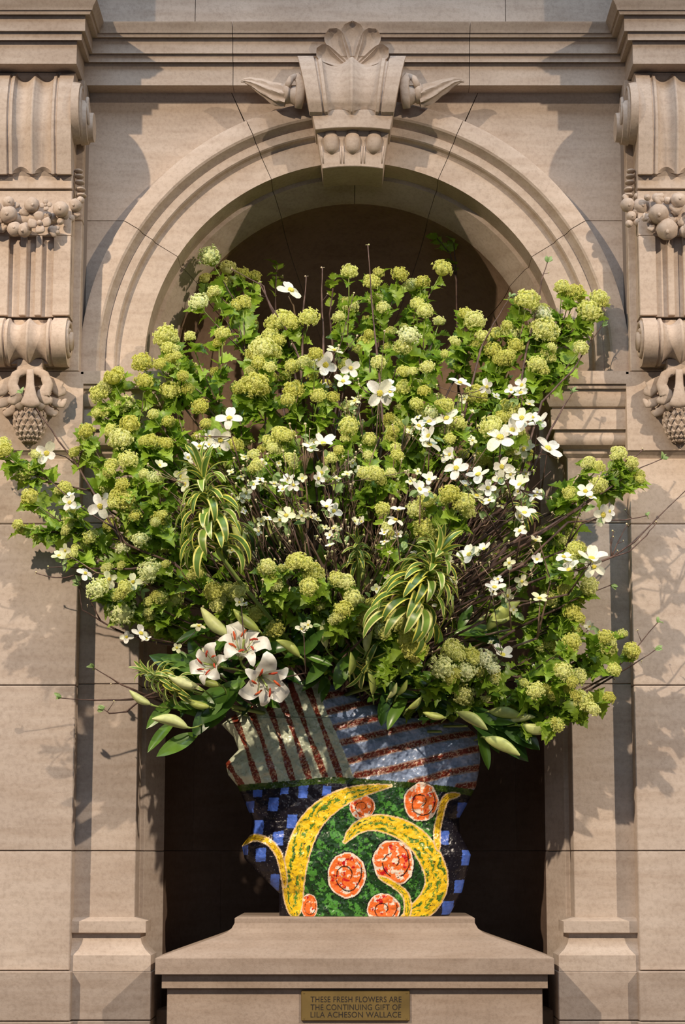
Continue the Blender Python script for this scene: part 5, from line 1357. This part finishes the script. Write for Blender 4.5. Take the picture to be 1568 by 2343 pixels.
for lab, pls, tip in TWIG:
    base = anchor(); deep = 0.45 if tip == 2 else 0
    rt = root('bare_twig', base, lab, 'twig')
    q = MB(); f = pls[0][0]
    def TY(x, y, k=0.0):
        if deep: return 0.42
        return clampY(x, y, min(depthY(x, y), -.24)+.03)
    j = W(f[0], f[1], TY(*f)+.05)
    stem_to(q, base, j, .0085, .0062, .08, 0, 7, .01)
    for k, tp in enumerate(pls):
        pts = [W(x, y, TY(x, y)) for x, y in tp]
        if k == 0: pts = [j]+pts[1:]
        r0 = .0062 if k == 0 else .0034
        dense = []
        for i in range(len(pts)-1):
            for m_ in range(3): dense.append(pts[i].lerp(pts[i+1], m_/3)+(rvec(.002) if m_ else Vector()))
        dense.append(pts[-1]); n_ = len(dense)
        q.tube(dense, [r0+(.0018-r0)*(i/(n_-1))+(.0009 if i%3 == 0 else 0) for i in range(n_)], 5)
        d = dense[-1]-dense[-3]
        if tip == 1: tuft(rt, dense[-1], d, .032, 5)
        elif tip == 2:
            for i in range(6): add_leaf(rt, dense[-1-i*1] if i < n_-1 else dense[-1], R(.05,.08), d.normalized()+rvec(.9))
        else: put('bud', BUDM, rt, frame(dense[-1], d, Vector((0,0,1)), .009))
        for i in range(2, n_-1, 4):
            if R(0,1) < .4:
                e = dense[i]+rvec(.035)+Vector((0,-.01,.02)); q.tube([dense[i], e], [.0018,.0012], 4)
                put('bud', BUDM, rt, frame(e, e-dense[i], Vector((0,0,1)), .007))
    q.build('stem', [BARK], rt, smooth=True)
# crowded bare stems inside
for i in range(130):
    a = R(-1.0, 1.0); r = R(330, 640); px = 805+math.sin(a)*r; py = 1600-math.cos(a)*r*1.18
    if i % 4 == 0: px = R(1020, 1240); py = R(1020, 1330)
    base = anchor(); tipY = depthY(px, py)+R(-.02,.22)
    if 400 < px < 1225 and py < 800: tipY = R(-.1, .35)
    tipY = clampY(px, py, tipY)
    rt = root('inner_twig', base, 'thin bare brown twig among many crowded inside the bouquet', 'twig', 'bare stems inside the bouquet')
    q = MB(); tp = W(px, py, tipY); pts = stem_to(q, base, tp, R(.006,.011), .002, R(.0,.14), 0, 10, .016)
    for k in range(4):
        i0 = random.randint(4, 9); s0 = pts[i0]; d = (pts[min(i0+1, 10)]-pts[i0-1]).normalized(); e = s0+(d+rvec(.7)).normalized()*R(.06,.17)
        m_ = (s0+e)/2+rvec(.012); q.tube([s0, m_, e], [.003,.0024,.0014], 4)
        put('bud', BUDM, rt, frame(e, e-m_, Vector((0,0,1)), R(.009,.015)))
    q.build('stem', [BARK if R(0,1) < .5 else PBARK], rt, smooth=True)

# ------------------------------------------------------------------ variegated plants
def drac(label, top, bot, Y, n, L0, hide=0):
    b0 = W(bot[0], bot[1], Y+.08); rt = root('variegated_stem', b0, label, 'foliage'); t0 = W(top[0], top[1], Y)
    ax = t0-b0; H = ax.length; axn = ax.normalized(); q = MB(); sp_ = behind_lip([anchor().lerp(b0, k/6) for k in range(6)])+[b0, t0]; q.tube(sp_, [.009]*7+[.006], 8); q.build('stem', PED, rt, smooth=True)
    x = axn.orthogonal().normalized(); y = axn.cross(x)
    for i in range(n):
        t = (i/(n-1))**.9; a = i*2.4+R(-.2,.2); p = b0+ax*t
        rad = x*math.cos(a)+y*math.sin(a); up_ = 0.15+1.6*max(0, t-.72)/.28
        if t < .72: up_ = R(.2,1.0)
        d = (rad*(1.0-.75*max(0,t-.8)/.2)+axn*up_).normalized(); nrm = (axn-d*axn.dot(d))
        if nrm.length < .1: nrm = -rad
        k = random.choice((2,3,6)) if t < .3 else random.choice((1,2,6)) if t < .7 else random.choice((1,6,0)) if t < .92 else 5
        L_ = L0*(1.05-.45*t)*R(.85,1.1)
        put('leaf', DL[k], rt, frame(p+rad*.006, (d+rvec(.18)).normalized(), nrm.normalized(), (L_*1.15, L_, L_)))
drac("tall variegated yellow and green leafy stem on the left of the bouquet", (462,1075), (500,1265), -0.70, 70, .25)
drac("tall variegated yellow and green leafy stem right of the bouquet centre", (1003,1262), (930,1420), -0.74, 100, .26)
drac("short variegated leafy tip between the two tall variegated stems", (818,1240), (820,1290), -0.52, 30, .11)
drac("bushy variegated leafy tip low on the left beside the lily buds", (335,1535), (420,1575), -0.50, 50, .14)
drac("small variegated leafy tip among the dogwood at the right", (1195,1150), (1200,1190), -0.42, 22, .12)
drac("variegated leafy stem hanging over the middle of the vase rim", (830,1540), (850,1500), -0.40, 12, .19)
drac("small variegated leafy tip left of the heart of the bouquet", (665,1145), (680,1190), -0.42, 24, .10)

# ------------------------------------------------------------------ lilies
def lbud(par, q, a, b_, Y, Y2=None, st=None):
    """bud from base point a to tip b (picture coordinates)"""
    A = W(a[0], a[1], Y); B = W(b_[0], b_[1], Y2 if Y2 is not None else Y-.03); L_ = (B-A).length
    put('lily_bud', random.choice(LB), par, frame(A, B-A, Vector((0,-1,.2)), (L_*1.0, L_, L_*1.0)))
    s = st or (A+(A-B).normalized()*.05+Vector((0,.08,-.03)))
    q.tube(behind_lip(bez(s, A-(B-A).normalized()*.03, A, 5)[:-2])+bez(s, A-(B-A).normalized()*.03, A, 5)[-2:], [.0045,.004,.0035,.0035,.004,.006], 6)
def lflower(par, q, px, py, s, Y, aim, roll, st):
    p = W(px, py, Y); n = Vector(aim).normalized(); x = n.orthogonal().normalized(); x.rotate(Matrix.Rotation(roll, 3, n)); y = n.cross(x)
    R_ = s*.0021*.5*1.12; M = Matrix(((x.x,y.x,n.x,p.x),(x.y,y.y,n.y,p.y),(x.z,y.z,n.z,p.z),(0,0,0,1)))
    t = MB(); t.ball((0,0,-.02), .10, (1,1,1.4), 10, 7); t.tube([(0,0,0),(0.02,.02,.4),(.05,.03,.85)], [.03,.022,.035], 6)
    tm = t.me('lily_flower', PED, True)
    fo = put('lily_flower', tm, par, M @ Matrix.Diagonal((R_,R_,R_,1)))
    for k in range(6):
        sc = R_*(1.28 if k % 2 == 0 else 1.18)
        put('petal', LP[0] if k % 2 == 0 else LP[1], fo, M @ Matrix.Rotation(k*PI/3+R(-.08,.08), 4, 'Z') @ Matrix.Rotation(R(-.1,.1), 4, 'X') @ Matrix.Diagonal((sc,sc,sc,1)))
        put('stamen', STA, fo, M @ Matrix.Rotation(k*PI/3+.5+R(-.1,.1), 4, 'Z') @ Matrix.Diagonal((R_*1.0,R_*1.0,R_*1.0,1)))
    q.tube(bez(st, p-n*.12, p-n*.01, 6), .005, 6)
def lily(label, spec, leaves, Y=-.42):
    base = anchor(); rt = root('lily_stem', base, label, 'lily'); q = MB()
    cx_ = sum((s[1][0]) for s in spec)/len(spec); cy_ = sum(s[1][1] for s in spec)/len(spec)
    top = W(cx_+(800-cx_)*.25, cy_+15, Y+.12); stem_to(q, base, top, .009, .006, .05, 0, 6, .004)
    for s in spec:
        if s[0] == 'b': lbud(rt, q, s[1], s[2], Y+(s[3] if len(s) > 3 else 0), None, top.lerp(W(s[1][0], s[1][1], Y), .55)+Vector((0,.02,-.01)))
        else: lflower(rt, q, s[1][0], s[1][1], s[2], Y+s[5], s[3], s[4], top)
    for (a, b_, wd) in leaves:
        A = W(a[0], a[1], Y+.05); B = W(b_[0], b_[1], Y-.02+R(-.04,.05)); L_ = (B-A).length
        put('leaf', random.choice(LL), rt, frame(A, B-A, (Vector((R(-.4,.4),-1,R(.1,.7)))).normalized(), (L_*wd, L_, L_)))
    q.build('stem', PED, rt, smooth=True)
lily("lily stem with three open white flowers with rust red anthers, left of the vase rim",
     [('f',(594,1545),122,(.35,-1,-.45),0.2,-.10),('f',(552,1502),120,(0.15,-1,.7),0.6,-.04),('f',(498,1524),98,(-.6,-1,.1),0.0,-.07)],
     [((560,1500),(600,1450),1.6),((600,1490),(655,1470),1.5),((560,1560),(470,1600),1.4),((640,1530),(690,1560),1.2),((640,1560),(632,1610),1.3),((540,1580),(460,1650),2.2),((520,1570),(440,1640),2.0)], -.42)
lily("lily stem with two long pale buds above the white lilies", [('b',(524,1455),(460,1390),-.05),('b',(592,1442),(534,1394),-.03)], [((520,1460),(600,1480),1.3),((480,1440),(400,1460),1.1),((560,1440),(520,1500),1.6)], -.46)
lily("lily stem with one plump cream bud right of the white lilies", [('b',(686,1502),(632,1465),0)], [((690,1500),(740,1440),1.2),((700,1500),(760,1520),1.0),((720,1480),(690,1400),1.2)], -.46)
lily("lily stem with buds fanning left below the white lilies", [('b',(455,1573),(384,1546),-.05),('b',(505,1568),(450,1548),-.02),('b',(430,1665),(348,1645),-.05),('b',(480,1618),(425,1600),0),('b',(345,1612),(296,1580),-.02)],
     [((470,1560),(345,1492),1.3),((400,1600),(335,1660),1.2),((430,1560),(330,1530),1.2),((450,1680),(360,1725),1.3),((400,1650),(335,1710),1.0),((480,1600),(400,1615),1.4),((470,1540),(430,1460),1.4),((500,1540),(370,1500),1.3),((520,1580),(450,1670),2.2),((460,1640),(395,1600),1.2),((440,1560),(415,1640),1.0),((500,1600),(440,1680),1.6)], -.44)
lily("lily stem with green buds bowing over the centre of the vase rim", [('b',(747,1482),(741,1418),0),('b',(838,1492),(852,1432),-.02),('b',(800,1545),(803,1492),0),('b',(843,1528),(843,1503),-.02)],
     [((800,1500),(765,1570),1.6),((820,1490),(780,1530),1.2),((760,1500),(700,1560),1.3),((850,1500),(900,1470),1.2),((740,1490),(690,1440),1.3),((780,1480),(775,1420),1.2),((720,1480),(650,1500),1.2)], -.40)
lily("lily stem with the lowest green buds over the vase rim right of centre", [('b',(853,1590),(842,1530),0),('b',(888,1598),(908,1562),-.02),('b',(910,1590),(932,1555),0),('b',(934,1622),(966,1592),-.02),('b',(1018,1642),(968,1630),0)],
     [((880,1590),(876,1660),1.6),((860,1580),(960,1590),1.2),((930,1600),(880,1650),1.3),((960,1560),(1040,1610),1.2),((990,1560),(1030,1625),1.0),((900,1560),(870,1640),1.3),((960,1540),(1020,1600),1.1),((860,1560),(800,1520),1.2)], -.36)
lily("lily stem with a half open bud drooping beside the right of the vase", [('b',(1110,1688),(1190,1728),-.02),('b',(1048,1630),(1116,1670),-.04)],
     [((1095,1670),(1122,1760),1.1),((1060,1640),(1000,1600),1.0),((1080,1650),(1230,1715),1.5),((1070,1640),(1180,1650),1.2),((1040,1630),(960,1640),1.0),((1100,1640),(1140,1720),1.2)], -.34)
lily("lily stem with slender level buds at the right of the vase rim", [('b',(1192,1660),(1268,1668),0),('b',(1120,1628),(1200,1640),.02),('b',(1165,1650),(1225,1640),.02)],
     [((1140,1640),(1237,1712),1.7),((1160,1640),(1250,1630),1.3),((1100,1630),(1210,1690),1.4),((1180,1640),(1290,1650),1.1),((1080,1620),(1160,1660),1.2),((1180,1660),(1215,1700),1.3)], -.34)
lily("lily stem of pale buds and broad leaves among the right bare stems", [('b',(1115,1440),(1190,1375),0),('b',(1170,1412),(1125,1420),0),('b',(1095,1420),(1120,1400),0)],
     [((1060,1440),(1150,1470),1.1),((1040,1450),(1150,1430),1.1),((1050,1440),(1080,1380),1.3),((1010,1480),(990,1420),1.4),((960,1460),(950,1400),1.5)], -.36)
lily("lily stem with leaning green buds left of the short variegated tip", [('b',(560,1290),(530,1180),0),('b',(605,1240),(578,1180),.02),('b',(640,1250),(620,1160),.02),('b',(850,1350),(828,1290),0)],
     [((600,1300),(560,1190),1.1),((640,1300),(600,1200),1.2),((780,1320),(765,1280),1.3),((860,1340),(900,1280),1.1)], -.30)
# dark low foliage filling the mouth of the vase
for i, (px, py) in enumerate([(650,1460),(700,1450),(760,1480),(820,1500),(900,1520),(960,1540),(1020,1560),(1080,1560),(520,1560),(600,1450),(860,1480),(1120,1580),(480,1500),(420,1520),(1160,1560),(1220,1600)]):
    rt = root('leafy_stem', W(px, 1660, YV0+HD), 'dark glossy leafy stem packed between the blooms just above the vase rim', 'foliage', 'dark leafy stems at the vase mouth')
    q = MB(); tp = W(px, py, -.28+R(-.05,.1)); bs = anchor(); q.tube(behind_lip(bez(bs, bs+Vector((0,-.1,.12)), tp, 5)), .005, 5); q.build('stem', PED, rt, smooth=True)
    for k in range(16):
        p = bs.lerp(tp, R(.62, 1.0)); put('leaf', random.choice(LL), rt, frame(p, rvec()+Vector((0,-.2,.35)), (Vector((0,-1,.5))+rvec(.5)).normalized(), (.14, .11, .11)))
